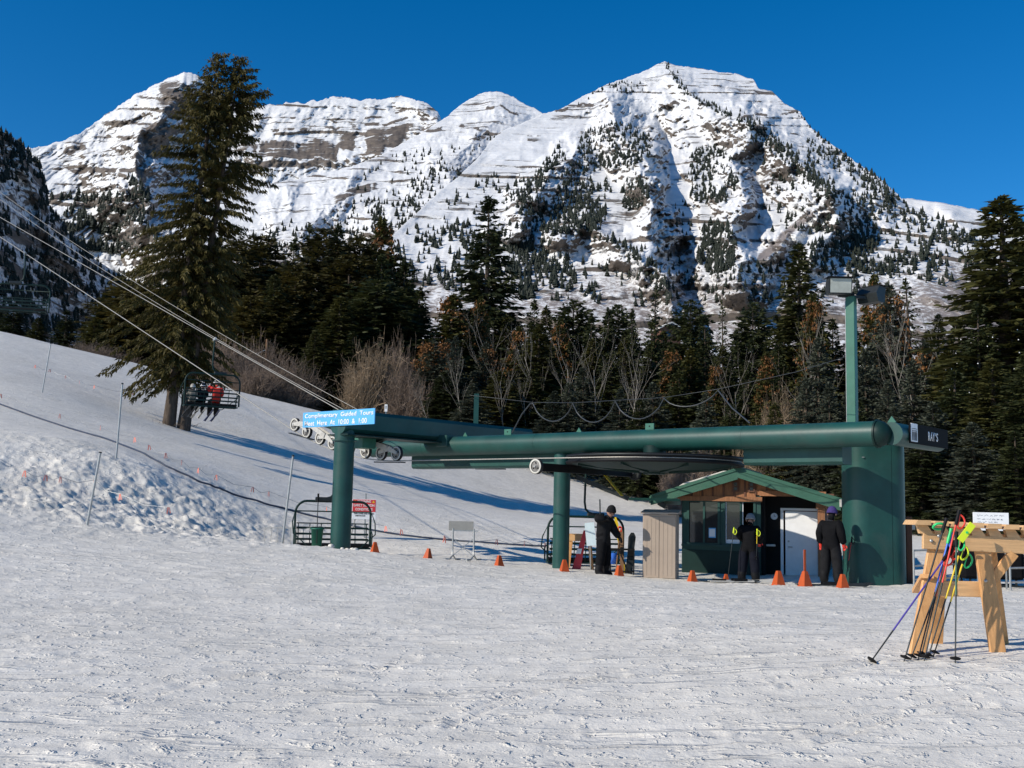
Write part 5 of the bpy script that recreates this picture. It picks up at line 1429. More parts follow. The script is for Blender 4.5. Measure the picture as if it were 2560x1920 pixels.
# ---------------------------------------------------------------- poles, rope lines and flags on the slope
def pole(px, pyb, pyt, Y, lean, lab):
    b0 = ground_at(px, Y, pyb); top = W(px + lean, pyt, Y)
    o = thing("slope_pole", lab, "pole", tuple(b0), 0, "grey poles planted on the slope")
    d = Vector(top) - Vector(b0)
    b = MB(); b.cyl(-d.normalized() * .3, tuple(d), .030, .028, 10); b.build("shaft", STEEL, o)
    b = MB(); b.cyl(d * .985, d * 1.004, .036, .036, 10); b.build("cap", DARKMETAL, o)
pole(105, 985, 858, 52, 22, "thin grey pole near the top edge of the slope")
pole(290, 1150, 958, 35, 16, "tall grey pole in the middle of the slope, on the churned snow")
pole(217, 1325, 1130, 27, 34, "grey pole leaning at the foot of the snow bank")
pole(705, 1365, 1138, 29.4, 28, "leaning grey pole beside the lift chair at the left column")

def flag_mesh():
    b = MB(); b.prism([(0, 0, 0), (.05, 0, .01), (.075, 0, -.20), (.035, 0, -.22)], (0, .006, 0)); b.prism([(0, .01, 0), (-.02, .01, .01), (-.075, .01, -.18), (-.04, .01, -.20)], (0, .006, 0)); return b
FL = flag_mesh().mesh("flag"); FL.materials.append(FLAG)
def rope_line(pts, lab, h=.45):
    P = [G(*p) for p in pts]
    base = P[0]
    o = thing("flag_rope", lab, "rope", tuple(base))
    path = []
    for k, p in enumerate(P):
        path.append(Vector(p - base) + Vector((0, 0, h)))
        if k < len(P) - 1: path.append((Vector(p - base) + Vector(P[k + 1] - base)) / 2 + Vector((0, 0, h - .12)))
    b = MB(); b.tube(path, .008, 4, False); b.build("line", STEEL, o)
    for k, p in enumerate(P):
        f = link("flag", FL, o, Vector(p - base) + Vector((0, 0, h)), k * .7); f.scale = (.8, 1, .85)
rope_line([(86, 933), (123, 943), (163, 959), (198, 972), (235, 984), (329, 1000)], "thin rope with orange flags high on the slope")
rope_line([(-40, 1000), (0, 1012), (148, 1064), (250, 1094), (336, 1126), (372, 1146), (413, 1167), (452, 1184), (493, 1204), (538, 1221), (630, 1251), (671, 1262), (816, 1300), (964, 1350), (1003, 1358), (1110, 1375)], "long flagged rope crossing the slope along the dark line")
rope_line([(58, 1218), (112, 1228), (149, 1233), (233, 1240), (299, 1276), (420, 1310)], "short flagged rope over the lumpy snow bank")
rope_line([(1110, 1375), (1241, 1380), (1311, 1384), (1363, 1388)], "flagged rope behind the cones beside the middle column", .40)

DARKLINE = mat("line_blue_grey", (0.035, 0.05, 0.085), 0.6, 0.2, 3.0)  # thin tube added to draw a dark line of unknown cause
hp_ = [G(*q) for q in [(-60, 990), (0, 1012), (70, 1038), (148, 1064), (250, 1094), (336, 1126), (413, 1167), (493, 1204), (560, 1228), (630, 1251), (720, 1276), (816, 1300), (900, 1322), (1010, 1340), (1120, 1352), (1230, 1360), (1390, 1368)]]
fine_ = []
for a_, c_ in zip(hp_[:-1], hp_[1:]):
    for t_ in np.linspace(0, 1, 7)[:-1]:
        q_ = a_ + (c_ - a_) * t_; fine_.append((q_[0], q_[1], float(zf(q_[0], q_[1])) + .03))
b = MB(); b.tube(fine_, .032, 8, False); b.build("dark_line", DARKLINE, None, label="dark blue grey line lying across the slope under the long flagged rope", cat="hose")

# ---------------------------------------------------------------- signs on the snow
def warning_sign():
    p = ground_at(908, 36.5, 1330); c = W(909, 1273, 36.5)
    t = thing("warning_sign", "red and white early season warning sign behind the left column", "sign", tuple(p), math.radians(6))
    h = c[2] - p[2]
    b = MB(); b.box((0, 0, h), (.78, .02, .66), None, .003); pn = b.build("panel", PAPER, t)
    b = MB(); b.box((0, -.013, h + .115), (.75, .006, .40)); b.build("red_field", SIGNRED, pn)
    for txt, w, hh, z, m in (("WARNING", .44, .085, .255, WHITE), ("EARLY SEASON", .68, .085, .125, WHITE), ("CONDITIONS", .56, .085, -.005, WHITE), ("THIN COVER AND HIDDEN", .66, .05, -.145, SIGNBLACK), ("OBSTACLES", .34, .045, -.215, SIGNBLACK)):
        text_mesh("lettering", txt, m, w, hh, .003, .02, pn, frame((0 if txt != "OBSTACLES" else -.12, -.0165 if m is WHITE else -.0115, h + z), (1, 0, 0), (0, 0, 1)))
    for sx in (-1, 1):
        b = MB(); b.prism([(sx * .30 - .045, -.018, h + .215), (sx * .30 + .045, -.018, h + .215), (sx * .30, -.018, h + .295)], (0, .004, 0)); b.build("hazard_mark", YELLOW, pn)
    b = MB(); b.bar((.05, .03, -.3), (.05, .03, h + .52), .06, .05, (1, 0, 0)); b.bar((-.28, .03, h - .32), (-.46, .25, -.2), .03, .03); b.build("post", STEEL, t)
warning_sign()
def frame_sign():
    p = ground_at(1157, 30.0)
    t = thing("sign_frame", "blank pale board on two steel skid legs with cross bracing", "sign", tuple(p), math.radians(4))
    b = MB(); b.box((-.07, 0, .93), (.67, .025, .25), None, .004); b.build("board", mat("board_grey", (.30, .29, .26), .6), t)
    for sx in (-1, 1):
        b = MB(); x = sx * .285
        b.tube([(x - .20, -.30, .03), (x - .08, -.12, .03), (x, -.02, .14), (x, 0, .3), (x, 0, .86)], .024, 8); b.tube([(x, 0, .16), (x + .09, .14, .03), (x + .22, .30, .03)], .022, 8); b.build("skid_leg", STEEL, t)
    for a, c in (((-.285, 0, .12), (.285, 0, .60)), ((.285, 0, .12), (-.285, 0, .60))): b = MB(); b.bar(a, c, .015, .02); b.build("brace", STEEL, t)
    b = MB(); b.bar((-.285, 0, .80), (.40, 0, .80), .03, .03); b.build("crossbar", STEEL, t)
frame_sign()
def low_fence(px, Y, n, lab, w=1.3, rz=.1):
    p = ground_at(px, Y); t = thing("snow_fence", lab, "fence", tuple(p), rz)
    for z in (.12, .62): b = MB(); b.bar((-w / 2, 0, z), (w / 2, 0, z), .025, .03); b.build("rail", PALESTEEL, t)
    for k in range(n):
        x = -w / 2 + w * k / (n - 1); b = MB(); b.bar((x, .012, .1), (x, .012, .64), .03, .02, (1, 0, 0)); b.build("picket", PALESTEEL, t)
low_fence(715, 32.5, 8, "low pale picket fence section behind the leaning pole")

# boxes and kit behind the attendant
def kit():
    p = ground_at(1450, 30.6)
    t = thing("saw_horse", "light wooden saw horse behind the loading chair", "trestle", tuple(p), -.15)
    b = MB(); b.box((-.05, 0, .93), (.62, .30, .05)); b.build("top", PINEX, t)
    b = MB(); b.box((-.05, -.14, .84), (.58, .04, .16)); b.build("apron", PINEX, t)
    for sx in (-1, 1):
        for sy in (-1, 1): b = MB(); b.bar((sx * .24, sy * .10, .9), (sx * .34, sy * .22, -.05), .07, .04, (0, 1, 0)); b.build("leg", PINEZ, t)
    q = ground_at(1450, 30.1)
    t = thing("folding_sign", "red and white folding sign leaning under the saw horse", "sign", tuple(q), -.1)
    b = MB(); b.prism([(-.22, 0, 0), (.02, 0, 0), (.18, .12, 1.05), (.08, .12, 1.05)], (0, .03, 0)); b.build("panel", SIGNRED, t)
    b = MB(); b.prism([(-.12, -.012, .42), (.02, -.012, .42), (.05, .0, .56), (-.07, .0, .56)], (0, .01, 0)); b.build("stripe", WHITE, t)
    q = ground_at(1475, 30.0)
    t = thing("plastic_shield", "clear plastic sheet standing beside the attendant", "panel", tuple(q), -.2)
    b = MB(); b.box((0, 0, .95), (.26, .012, .62), Matrix.Rotation(-.12, 3, 'Y')); b.build("sheet", CLOUDY, t)
    b = MB(); b.bar((.02, .02, -.1), (-.01, .02, .7), .03, .02, (1, 0, 0)); b.build("stake", STEEL, t)
    q = ground_at(1552, 29.2)
    t = thing("metal_rack", "black metal frame rack beside the attendant", "rack", tuple(q), -.12)
    for x in (-.28, .34):
        for y in (0, .35): b = MB(); b.bar((x, y, -.05), (x, y, .62), .035, .035, (1, 0, 0)); b.build("post", BLACK, t)
    for a, c in (((-.3, 0, .62), (.36, 0, .62)), ((-.3, .35, .62), (.36, .35, .62)), ((.34, 0, .62), (.34, .35, .62)), ((-.28, 0, .62), (-.28, .35, .62)), ((-.05, 0, .6), (.22, 0, .0)), ((-.3, 0, .05), (.36, 0, .05))):
        b = MB(); b.bar(a, c, .035, .04); b.build("rail", BLACK, t)
    def board(px, Y, h, w, lean, m, lab, nm="ski"):
        q = ground_at(px, Y); t = thing(nm, lab, "ski" if nm == "ski" else nm.replace("_", " "), tuple(q), 0)
        b = MB(); P = [(-w / 2, 0), (w / 2, 0), (w * .42, h * .5), (w * .5, h * .9), (w * .2, h), (-w * .2, h), (-w * .5, h * .9), (-w * .42, h * .5)]
        b.prism([(x + lean * z, .15 * z, z - .03) for x, z in P], (0, .02, 0)); b.build("body", m, t)
        b = MB(); b.box((lean * h * .5, .15 * h * .5 - .03, h * .5), (w * .7, .06, .18)); b.build("binding", BLACK, t)
    board(1562, 29.9, 1.52, .10, -.16, YELLOW, "long yellow ski leaning on the black metal rack")
    board(1556, 29.8, 1.20, .11, -.02, POLEWOOD, "brown ski leaning on the black metal rack")
    board(1572, 29.7, 1.12, .20, .10, DARKMETAL, "dark snowboard leaning on the black metal rack", "snowboard")
    q = ground_at(1540, 29.6); t = thing("shovel", "shovel with an orange grip standing in the black metal rack", "shovel", tuple(q))
    b = MB(); b.tube([(.0, 0, .0), (.10, .05, 1.1)], .018, 8); b.build("shaft", POLEWOOD, t)
    b = MB(); b.tube([(.06, .05, 1.1), (.05, .05, 1.2), (.10, .05, 1.24), (.15, .05, 1.2), (.14, .05, 1.1), (.06, .05, 1.1)], .018, 6); b.build("grip", REDPLASTIC, t)
    q = ground_at(1530, 29.3); t = thing("bucket", "blue bucket on the snow behind the attendant's legs", "bucket", tuple(q))
    b = MB(); b.lathe([(.09, 0), (.12, .28), (.125, .28), (.10, .02), (.001, .02)], (0, 0, .25), 'Z', 18); b.build("shell", BLUEPLASTIC, t)
    b = MB(); b.tube([(-.12, 0, .52), (-.08, -.05, .42), (.08, -.05, .42), (.12, 0, .52)], .006, 5); b.build("handle", STEEL, t)
    q = ground_at(790, 30.4); t = thing("waste_bin", "green plastic bin by the empty chair at the left column", "bin", tuple(q))
    b = MB(); b.lathe([(.001, 0), (.13, 0), (.17, .50), (.185, .50), (.185, .54), (.16, .54), (.16, .45)], (0, 0, 0), 'Z', 20); b.build("shell", mat("bin_green", (.012, .12, .075), .5), t)
    b = MB(); b.tube([(-.18, 0, .46), (-.21, 0, .56), (0, -.14, .60), (.21, 0, .56), (.18, 0, .46)], .008, 5); b.build("handle", STEEL, t)
    q = ground_at(789, 30.2); t = thing("long_brush", "black-gripped shovel handle standing in the green bin", "handle", (q[0], q[1], q[2]))
    b = MB(); b.tube([(0, .05, .12), (.0, .0, 1.28)], .012, 6); b.build("shaft", DARKMETAL, t)
    b = MB(); b.tube([(0, 0, 1.25), (0, 0, 1.48)], .028, 8); b.build("grip", BLACK, t)
kit()
# ---------------------------------------------------------------- people
STAND = dict(pel=(0, 0, .95), sp=(0, 0, 1.13), ch=(0, .0, 1.32), nk=(0, -.01, 1.50), hd=(0, -.03, 1.60), ht=(0, -.03, 1.72), nose=(0, -.115, 1.625),
             shL=(.19, 0, 1.43), elL=(.27, .03, 1.17), wrL=(.28, -.06, .93), shR=(-.19, 0, 1.43), elR=(-.27, .03, 1.17), wrR=(-.28, -.06, .93),
             hpL=(.10, 0, .90), knL=(.15, -.03, .50), anL=(.18, .03, .10), toL=(.21, -.17, .05), hpR=(-.10, 0, .90), knR=(-.15, .0, .50), anR=(-.18, .05, .10), toR=(-.21, -.15, .05))
RAD = dict(pel=.185, sp=.19, ch=.205, nk=.070, hd=.098, ht=.080, nose=.018, shL=.112, shR=.112, elL=.085, elR=.085, wrL=.066, wrR=.066, hpL=.145, hpR=.145, knL=.122, knR=.122, anL=.108, anR=.108, toL=.055, toR=.055)
EDG = [("pel", "sp"), ("sp", "ch"), ("ch", "nk"), ("nk", "hd"), ("hd", "ht"), ("hd", "nose"), ("ch", "shL"), ("shL", "elL"), ("elL", "wrL"), ("ch", "shR"), ("shR", "elR"), ("elR", "wrR"),
       ("pel", "hpL"), ("hpL", "knL"), ("knL", "anL"), ("anL", "toL"), ("pel", "hpR"), ("hpR", "knR"), ("knR", "anR"), ("anR", "toR")]
REG = dict(pel=1, hpL=1, hpR=1, knL=1, knR=1, anL=2, anR=2, toL=2, toR=2, nk=0, hd=3, ht=3, nose=3)
def person(label, loc, rotz, pose, jacket, pants, boots=BLACK, glove=BLACK, hat=None, hatmat=None, scale=1.0, group=None, bulk=1.0, hands=True, face=None):
    J = dict(STAND); J.update(pose)
    names = list(J); idx = {n: i for i, n in enumerate(names)}
    me = bpy.data.meshes.new("person_body"); me.from_pydata([J[n] for n in names], [(idx[a], idx[c]) for a, c in EDG], [])
    o = bpy.data.objects.new("person_tmp", me); COL.objects.link(o)
    sk = o.modifiers.new("skin", 'SKIN'); sk.use_smooth_shade = True; sk.branch_smoothing = .6
    for n in names:
        v = me.skin_vertices[0].data[idx[n]]; r = RAD[n] * (bulk if REG.get(n, 0) == 0 else (min(bulk, 1.06) if REG.get(n, 0) in (1, 2) else 1.0)); v.radius = (r, r * (.8 if n in ("pel", "sp", "ch") else 1)); v.use_root = n == "pel"
    sb = o.modifiers.new("sub", 'SUBSURF'); sb.levels = 2; sb.render_levels = 2
    dg = bpy.context.evaluated_depsgraph_get(); dg.update()
    m2 = bpy.data.meshes.new_from_object(o.evaluated_get(dg)); bpy.data.objects.remove(o)
    # cloth folds
    n = len(m2.vertices); co = np.empty(n * 3, np.float32); m2.vertices.foreach_get("co", co); co = co.reshape(-1, 3)
    nr = np.empty(n * 3, np.float32); m2.vertices.foreach_get("normal", nr); nr = nr.reshape(-1, 3)
    co2 = co + nr * (0.014 * vnoise(co[:, 0] * 14 + co[:, 1] * 9, co[:, 2] * 16, 3))[:, None] * (co[:, 2:3] < J["nk"][2])
    m2.vertices.foreach_set("co", co2.ravel()); m2.update()
    for m in (jacket, pants, boots, face or SKIN): m2.materials.append(m)
    seg = [(np.array(J[a]), np.array(J[c]), REG.get(a, 0), REG.get(c, 0)) for a, c in EDG]
    for p in m2.polygons:
        c = np.array(p.center); best = 1e9; reg = 0
        for a, e, ra, re in seg:
            d = e - a; t = min(1, max(0, float((c - a) @ d) / float(d @ d))); q = float(np.linalg.norm(c - a - t * d))
            if q < best: best = q; reg = (ra if t < .5 else re)
        zz = c[2]
        if reg == 1 and np.linalg.norm(c - np.array(J["pel"])) < .21: reg = 0          # jacket hem below the hips
        p.material_index = reg; p.use_smooth = True
    t = thing("person", label, "person", loc, rotz, group); t.scale = (scale,) * 3
    link("body", m2, t)
    hd = Vector(J["hd"]); ht = Vector(J["ht"]); up = (ht - hd).normalized(); c = hd.lerp(ht, .55)
    Mh = up.to_track_quat('Z', 'Y').to_matrix()
    if hat == "beanie":
        b = MB(); b.lathe([(.112, -.01), (.118, .02), (.112, .06), (.09, .115), (.05, .150), (.012, .16), (.001, .165)], (0, 0, 0), 'Z', 18); b.lathe([(.108, -.02), (.122, -.018), (.124, .03), (.112, .032)], (0, 0, 0), 'Z', 18)
        m = b.mesh("beanie"); m.transform(Matrix.Translation(c) @ Mh.to_4x4()); m.materials.append(hatmat); link("beanie", m, t)
    if hat == "helmet":
        b = MB(); b.lathe([(.128, -.06), (.138, 0), (.134, .06), (.108, .12), (.06, .155), (.001, .165)], (0, 0, 0), 'Z', 20)
        m = b.mesh("helmet"); m.transform(Matrix.Translation(c) @ Mh.to_4x4()); m.materials.append(hatmat); link("helmet", m, t)
        b = MB(); b.lathe([(.135, -.012), (.142, -.01), (.142, .018), (.135, .02)], (0, 0, 0), 'Z', 20); m = b.mesh("goggle_strap"); m.transform(Matrix.Translation(c) @ Mh.to_4x4()); m.materials.append(WHITE); link("goggle_strap", m, t)
    # face: eyes, mouth, ears
    nv = Vector(J["nose"]); fw = (nv - hd); fw = (fw - up * fw.dot(up)).normalized(); sd_ = fw.cross(up)
    b = MB()
    for q in (-1, 1):
        e = hd.lerp(ht, .32) + fw * .088 + sd_ * q * .034; b.lathe([(.001, -.010), (.011, -.006), (.013, 0), (.011, .006), (.001, .010)], tuple(e), 'Z', 8)
    b.build("eyes", GLOSSBLK, t)
    b = MB(); e = hd.lerp(ht, -.18) + fw * .090; b.bar(e - sd_ * .022, e + sd_ * .022, .012, .010); b.build("mouth", REDPLASTIC if False else SKIN, t)
    b = MB()
    for q in (-1, 1): e = hd.lerp(ht, .25) + sd_ * q * .096; b.lathe([(.001, -.030), (.016, -.015), (.018, .01), (.001, .030)], tuple(e), 'Z', 7)
    b.build("ears", SKIN, t)
    if hands:
        for q in ("L", "R"):
            w = Vector(J["wr" + q]); d = (w - Vector(J["el" + q])).normalized()
            sx = d.cross(Vector((0, 0, 1)));
            if sx.length < .1: sx = Vector((0, 1, 0))
            sx.normalize(); nn = sx.cross(d)
            b = MB(); b.tube([w - d * .02, w + d * .04, w + d * .085], [.040, .044, .036], 8)
            for k, ln in enumerate((.065, .075, .070, .055)):
                s0 = w + d * .08 + sx * ((k - 1.5) * .020); b.tube([s0, s0 + d * ln * .55 - nn * .012, s0 + d * ln * .8 - nn * .04], [.0115, .011, .009], 6)
            s0 = w + d * .02 + sx * .04; b.tube([s0, s0 + sx * .03 + d * .03, s0 + sx * .035 + d * .06 - nn * .02], [.013, .012, .010], 6)
            b.build("glove", glove, t)
    return t

p = ground_at(1508, 27.5)
person("attendant in a charcoal jacket and black trousers bending his head, hand raised to his neck", (p[0], p[1], p[2] - .06), math.radians(62),
       dict(ch=(0, -.03, 1.33), nk=(0, -.10, 1.49), hd=(-.02, -.20, 1.56), ht=(-.03, -.22, 1.68), nose=(-.03, -.29, 1.55), shR=(-.19, -.03, 1.43), elR=(-.42, .05, 1.46), wrR=(-.24, -.14, 1.43), shL=(.19, -.06, 1.42), elL=(.25, -.16, 1.18), wrL=(.20, -.34, .98)),
       FABRICCHAR, FABRICBLK, BLACK, BLACK, "beanie", FABRICCHAR, 1.0, bulk=1.3)
b = MB(); b.tube([(0, 0, 0), (-.06, .02, 1.86)], .017, 8)
t = thing("tool_handle", "dark straight handle held upright behind the bending attendant's head", "handle", (p[0] - .02, p[1] + .26, p[2]))
b.build("shaft", DARKMETAL, t); b = MB(); b.box((0.0, 0, .05), (.26, .03, .18)); b.build("blade", DARKMETAL, t)

p = ground_at(1872, 26.9)
person("skier in black with a grey knit cap leaning at the hut's open window", (p[0], p[1], p[2]), math.radians(158),
       dict(pel=(0, .04, .95), ch=(0, -.10, 1.30), nk=(0, -.16, 1.46), hd=(0, -.22, 1.55), ht=(.0, -.25, 1.665), nose=(0, -.31, 1.53), shL=(.19, -.08, 1.40), shR=(-.19, -.08, 1.40), elL=(.28, -.16, 1.17), wrL=(.14, -.36, 1.05), elR=(-.28, -.10, 1.16), wrR=(-.22, -.34, 1.02)),
       FABRICBLK, FABRICNAVY, BLACK, REDPLASTIC, "beanie", FABRICGREY, .96, bulk=1.12)
p = ground_at(2078, 25.5)
person("person in black jacket and trousers with a purple cap standing by the door", (p[0], p[1], p[2]), math.radians(140),
       dict(hd=(0, -.06, 1.59), ht=(0, -.08, 1.71), nose=(0, -.15, 1.60)), FABRICBLK, FABRICCHAR, BLACK, REDPLASTIC, "beanie", FABRICPURPLE, .99, bulk=1.2, face=FABRICCHAR)

# riders on the uphill chair
SIT = dict(pel=(0, 0, .14), sp=(0, .04, .32), ch=(0, .05, .52), nk=(0, .03, .70), hd=(0, .0, .80), ht=(0, 0, .92), nose=(0, -.085, .825), shL=(.19, .05, .62), shR=(-.19, .05, .62), elL=(.25, -.05, .36), elR=(-.25, -.05, .36), wrL=(.15, -.26, .30), wrR=(-.15, -.26, .30),
           hpL=(.10, -.04, .12), hpR=(-.10, -.04, .12), knL=(.13, -.46, .10), knR=(-.13, -.46, .10), anL=(.13, -.50, -.36), anR=(-.13, -.50, -.36), toL=(.14, -.70, -.42), toR=(-.14, -.70, -.42))
UPC = CHAIR_OBJ[1]
def on_chair(x, y, z):
    a = UPC.rotation_euler.z; c, s_ = math.cos(a), math.sin(a)
    return (UPC.location.x + x * c - y * s_, UPC.location.y + x * s_ + y * c, UPC.location.z + z)
def skis(loc, rot, lab, m, g):
    t = thing("ski_pair", lab, "skis", loc, rot, g); t.rotation_euler = (.25, 0, rot)
    for sx in (-.13, .13):
        b = MB(); b.prism([(sx - .04, .75, 0), (sx + .04, .75, 0), (sx + .035, 0, 0), (sx + .045, -.75, .0), (sx, -.92, .09), (sx - .045, -.75, .0), (sx - .035, 0, 0)], (0, 0, .016)); k = b.build("ski", m, t)
        b = MB(); b.box((sx, .02, .035), (.06, .30, .04)); b.build("binding", BLACK, k)
for x, sc, jk, pn, hm, lab, pose in ((-.22, 1.0, FABRICRED, FABRICBLK, GLOSSBLK, "rider in a red jacket and black helmet on the uphill chair, one arm raised", dict(elL=(.38, -.05, .50), wrL=(.22, -.10, .74))),
                                     (.34, .80, FABRICNAVY, FABRICNAVY, GLOSSBLK, "smaller rider in dark clothes and a black helmet on the uphill chair", {}),
                                     (.74, .74, FABRICTAN, FABRICCHAR, FABRICTAN, "small rider in drab tan at the far end of the uphill chair", {})):
    q = on_chair(x, -.16, -2.455 * 1.07); ps = dict(SIT); ps.update(pose)
    person(lab, q, UPC.rotation_euler.z, ps, jk, pn, BLACK, BLACK, "helmet", hm, sc, "riders on the uphill chair")
    skis(on_chair(x, -.16 - .62 * sc, -2.455 * 1.07 - .47 * sc), UPC.rotation_euler.z, "pair of %s skis hanging under the %s rider" % (("dark blue", "red jacketed") if sc == 1 else (("pale", "dark clothed") if sc == .8 else ("grey", "tan clothed"))), mat('ski_navy', (.02, .03, .10), .4) if sc == 1 else (PALESTEEL if sc == .8 else DARKMETAL), "skis under the uphill chair")

# ---------------------------------------------------------------- ski poles
def ski_pole(tip, top, shaft, grip, guard, lab, group="ski poles at the rack"):
    tip = Vector(tip); top = Vector(top); d = (top - tip); L = d.length; d.normalize()
    t = thing("ski_pole", lab, "ski pole", tuple(tip), 0, group)
    sp_ = .30 if shaft is PURPLE else .52
    b = MB(); b.tube([d * .0, d * .05, d * (L * sp_)], [.003, .0065, .0078], 8); b.build("lower_shaft", DARKMETAL, t)
    b = MB(); b.tube([d * (L * sp_), d * (L - .13)], [.0082, .0088], 8); b.build("upper_shaft", shaft, t)
    b = MB(); q = d.to_track_quat('Z', 'Y').to_matrix().to_4x4(); q.translation = d * .075
    b.lathe([(.008, -.012), (.045, -.006), (.048, .004), (.03, .008), (.008, .018)], (0, 0, 0), 'Z', 14); m = b.mesh("basket"); m.transform(q); m.materials.append(BLACK); link("basket", m, t)
    b = MB(); b.tube([d * (L - .15), d * (L - .11), d * (L - .05), d * L], [.013, .017, .015, .019], 10); b.build("grip", grip, t)
    side = d.cross(Vector((0, 1, 0))).normalized()
    if guard:
        b = MB(); c = d * (L - .03); b.tube(chaikin([c, c - side * .06 - d * .02, c - side * .085 - d * .08, c - side * .05 - d * .15, c - side * .015 - d * .13, c - side * .02 - d * .05, c]), .009, 6); b.build("strap", guard, t)
    return t
YR = 10.2
for tip, top, Yt, Yg, sh, gr, gd, lab in [
    ((2168, 1624), (2378, 1372), 10.2, 10.45, PURPLE, BLACK, REDPLASTIC, "purple ski pole slanting far out from the bundle at the rack"),
    ((2257, 1637), (2366, 1296), 10.2, 10.5, DARKMETAL, BLACK, None, "dark ski pole at the left of the bundle, reaching over the rail"),
    ((2272, 1622), (2388, 1352), 10.3, 10.45, DARKMETAL, BLACK, REDPLASTIC, "dark ski pole with a red strap crossing the bundle"),
    ((2292, 1628), (2378, 1322), 10.3, 10.5, BLUEPLASTIC, GREENPLASTIC, BLUEPLASTIC, "blue ski pole with a green grip in the bundle"),
    ((2308, 1638), (2398, 1276), 10.2, 10.5, REDPLASTIC, BLACK, REDPLASTIC, "red ski pole with the tallest black grip in the bundle"),
    ((2300, 1630), (2374, 1345), 10.4, 10.5, REDPLASTIC, BLACK, REDPLASTIC, "short red ski pole deep in the bundle"),
    ((2316, 1630), (2408, 1352), 10.3, 10.42, YELLOW, BLACK, LIME, "yellow ski pole with a lime strap in the bundle"),
    ((2330, 1614), (2418, 1372), 10.5, 10.45, YELLOW, BLACK, GREENPLASTIC, "yellow ski pole with a green strap on the right of the bundle"),
    ((2388, 1654), (2391, 1330), 10.0, 10.4, mat("green_shaft", (.02, .10, .06), .4), BLACK, GREENPLASTIC, "dark green ski pole standing upright apart from the bundle")]:
    a = W(tip[0], tip[1], Yt); a[2] = float(zf(a[0], a[1])) - .03
    ski_pole(a, W(top[0], top[1], Yg), sh, gr, gd, lab)
b = MB(); c0 = W(2400, 1352, 10.35); c1 = W(2432, 1310, 10.35); b.bar(c0, c1, .012, .062, (0, 0, 1)); t = thing("pole_clip", "lime yellow plastic strap plate hooked over the rail", "strap", tuple(c0))
m = MB(); m.bar((0, 0, 0), Vector(c1) - Vector(c0), .062, .014, (0, 1, 0)); m.build("plate", LIME, t); m = MB(); m.cyl(((c1 - c0) / 2) + np.array([0, -.008, 0]), ((c1 - c0) / 2) + np.array([0, -.016, 0]), .012, .012, 10); m.build("button", GREENPLASTIC, t)
b = MB(); c0 = W(2347, 1318, 10.55); t = thing("strap_loop", "green wrist strap lying over the left end of the rail", "strap", tuple(c0))
m = MB(); m.tube(chaikin([(-.06, 0, 0), (-.03, -.03, .035), (.03, -.03, .035), (.06, 0, 0), (.03, .02, -.02), (-.03, .02, -.02), (-.06, 0, 0)]), .012, 8); m.build("loop", GREENPLASTIC, t)

# poles and skis by the hut
for tip, top, sh, gr, gd, lab in [((1818, 1440, 26.7), (1835, 1318, 26.8), DARKMETAL, LIME, LIME, "ski pole with a lime yellow grip stuck in the small cone by the hut"),
                                  ((1891, 1400, 26.7), (1893, 1322, 26.7), YELLOW, LIME, LIME, "yellow ski pole hanging from the capped skier's wrist"),
                                  ((2112, 1466, 25.3), (2130, 1342, 25.75), REDPLASTIC, BLACK, BLACK, "red ski pole leaning on the right pylon"),
                                  ((2106, 1462, 25.2), (2112, 1335, 25.7), REDPLASTIC, BLACK, None, "red ski pole standing against the pylon's left edge")]:
    a = W(*tip)
    if tip[0] != 1891: a[2] = float(zf(a[0], a[1])) - .02
    ski_pole(a, W(*top), sh, gr, gd, lab, "ski poles by the hut")
for px, Y, rz, m, lab in ((1800, 26.5, 1.35, DARKMETAL, "dark skis lying on the snow below the hut's windows"), (1850, 26.3, 1.7, PALESTEEL, "pale skis lying near the capped skier's feet"), (2075, 24.7, 1.5, DARKMETAL, "dark skis on the snow in front of the person in the purple cap")):
    q = ground_at(px, Y); t = thing("ski_pair", lab, "skis", (q[0], q[1], q[2] + .02), rz, "skis lying by the hut")
    for sx in (-.09, .10):
        b = MB(); b.prism([(sx - .04, .75, 0), (sx + .04, .75, 0), (sx + .035, 0, 0), (sx + .045, -.75, .0), (sx, -.92, .07), (sx - .045, -.75, .0), (sx - .035, 0, 0)], (0, 0, .016)); k = b.build("ski", m, t)
        b = MB(); b.box((sx, .02, .045), (.07, .32, .06)); b.build("binding", BLACK, k); b = MB(); b.box((sx, -.2, .035), (.06, .10, .05)); b.build("toe_piece", STEEL, k)

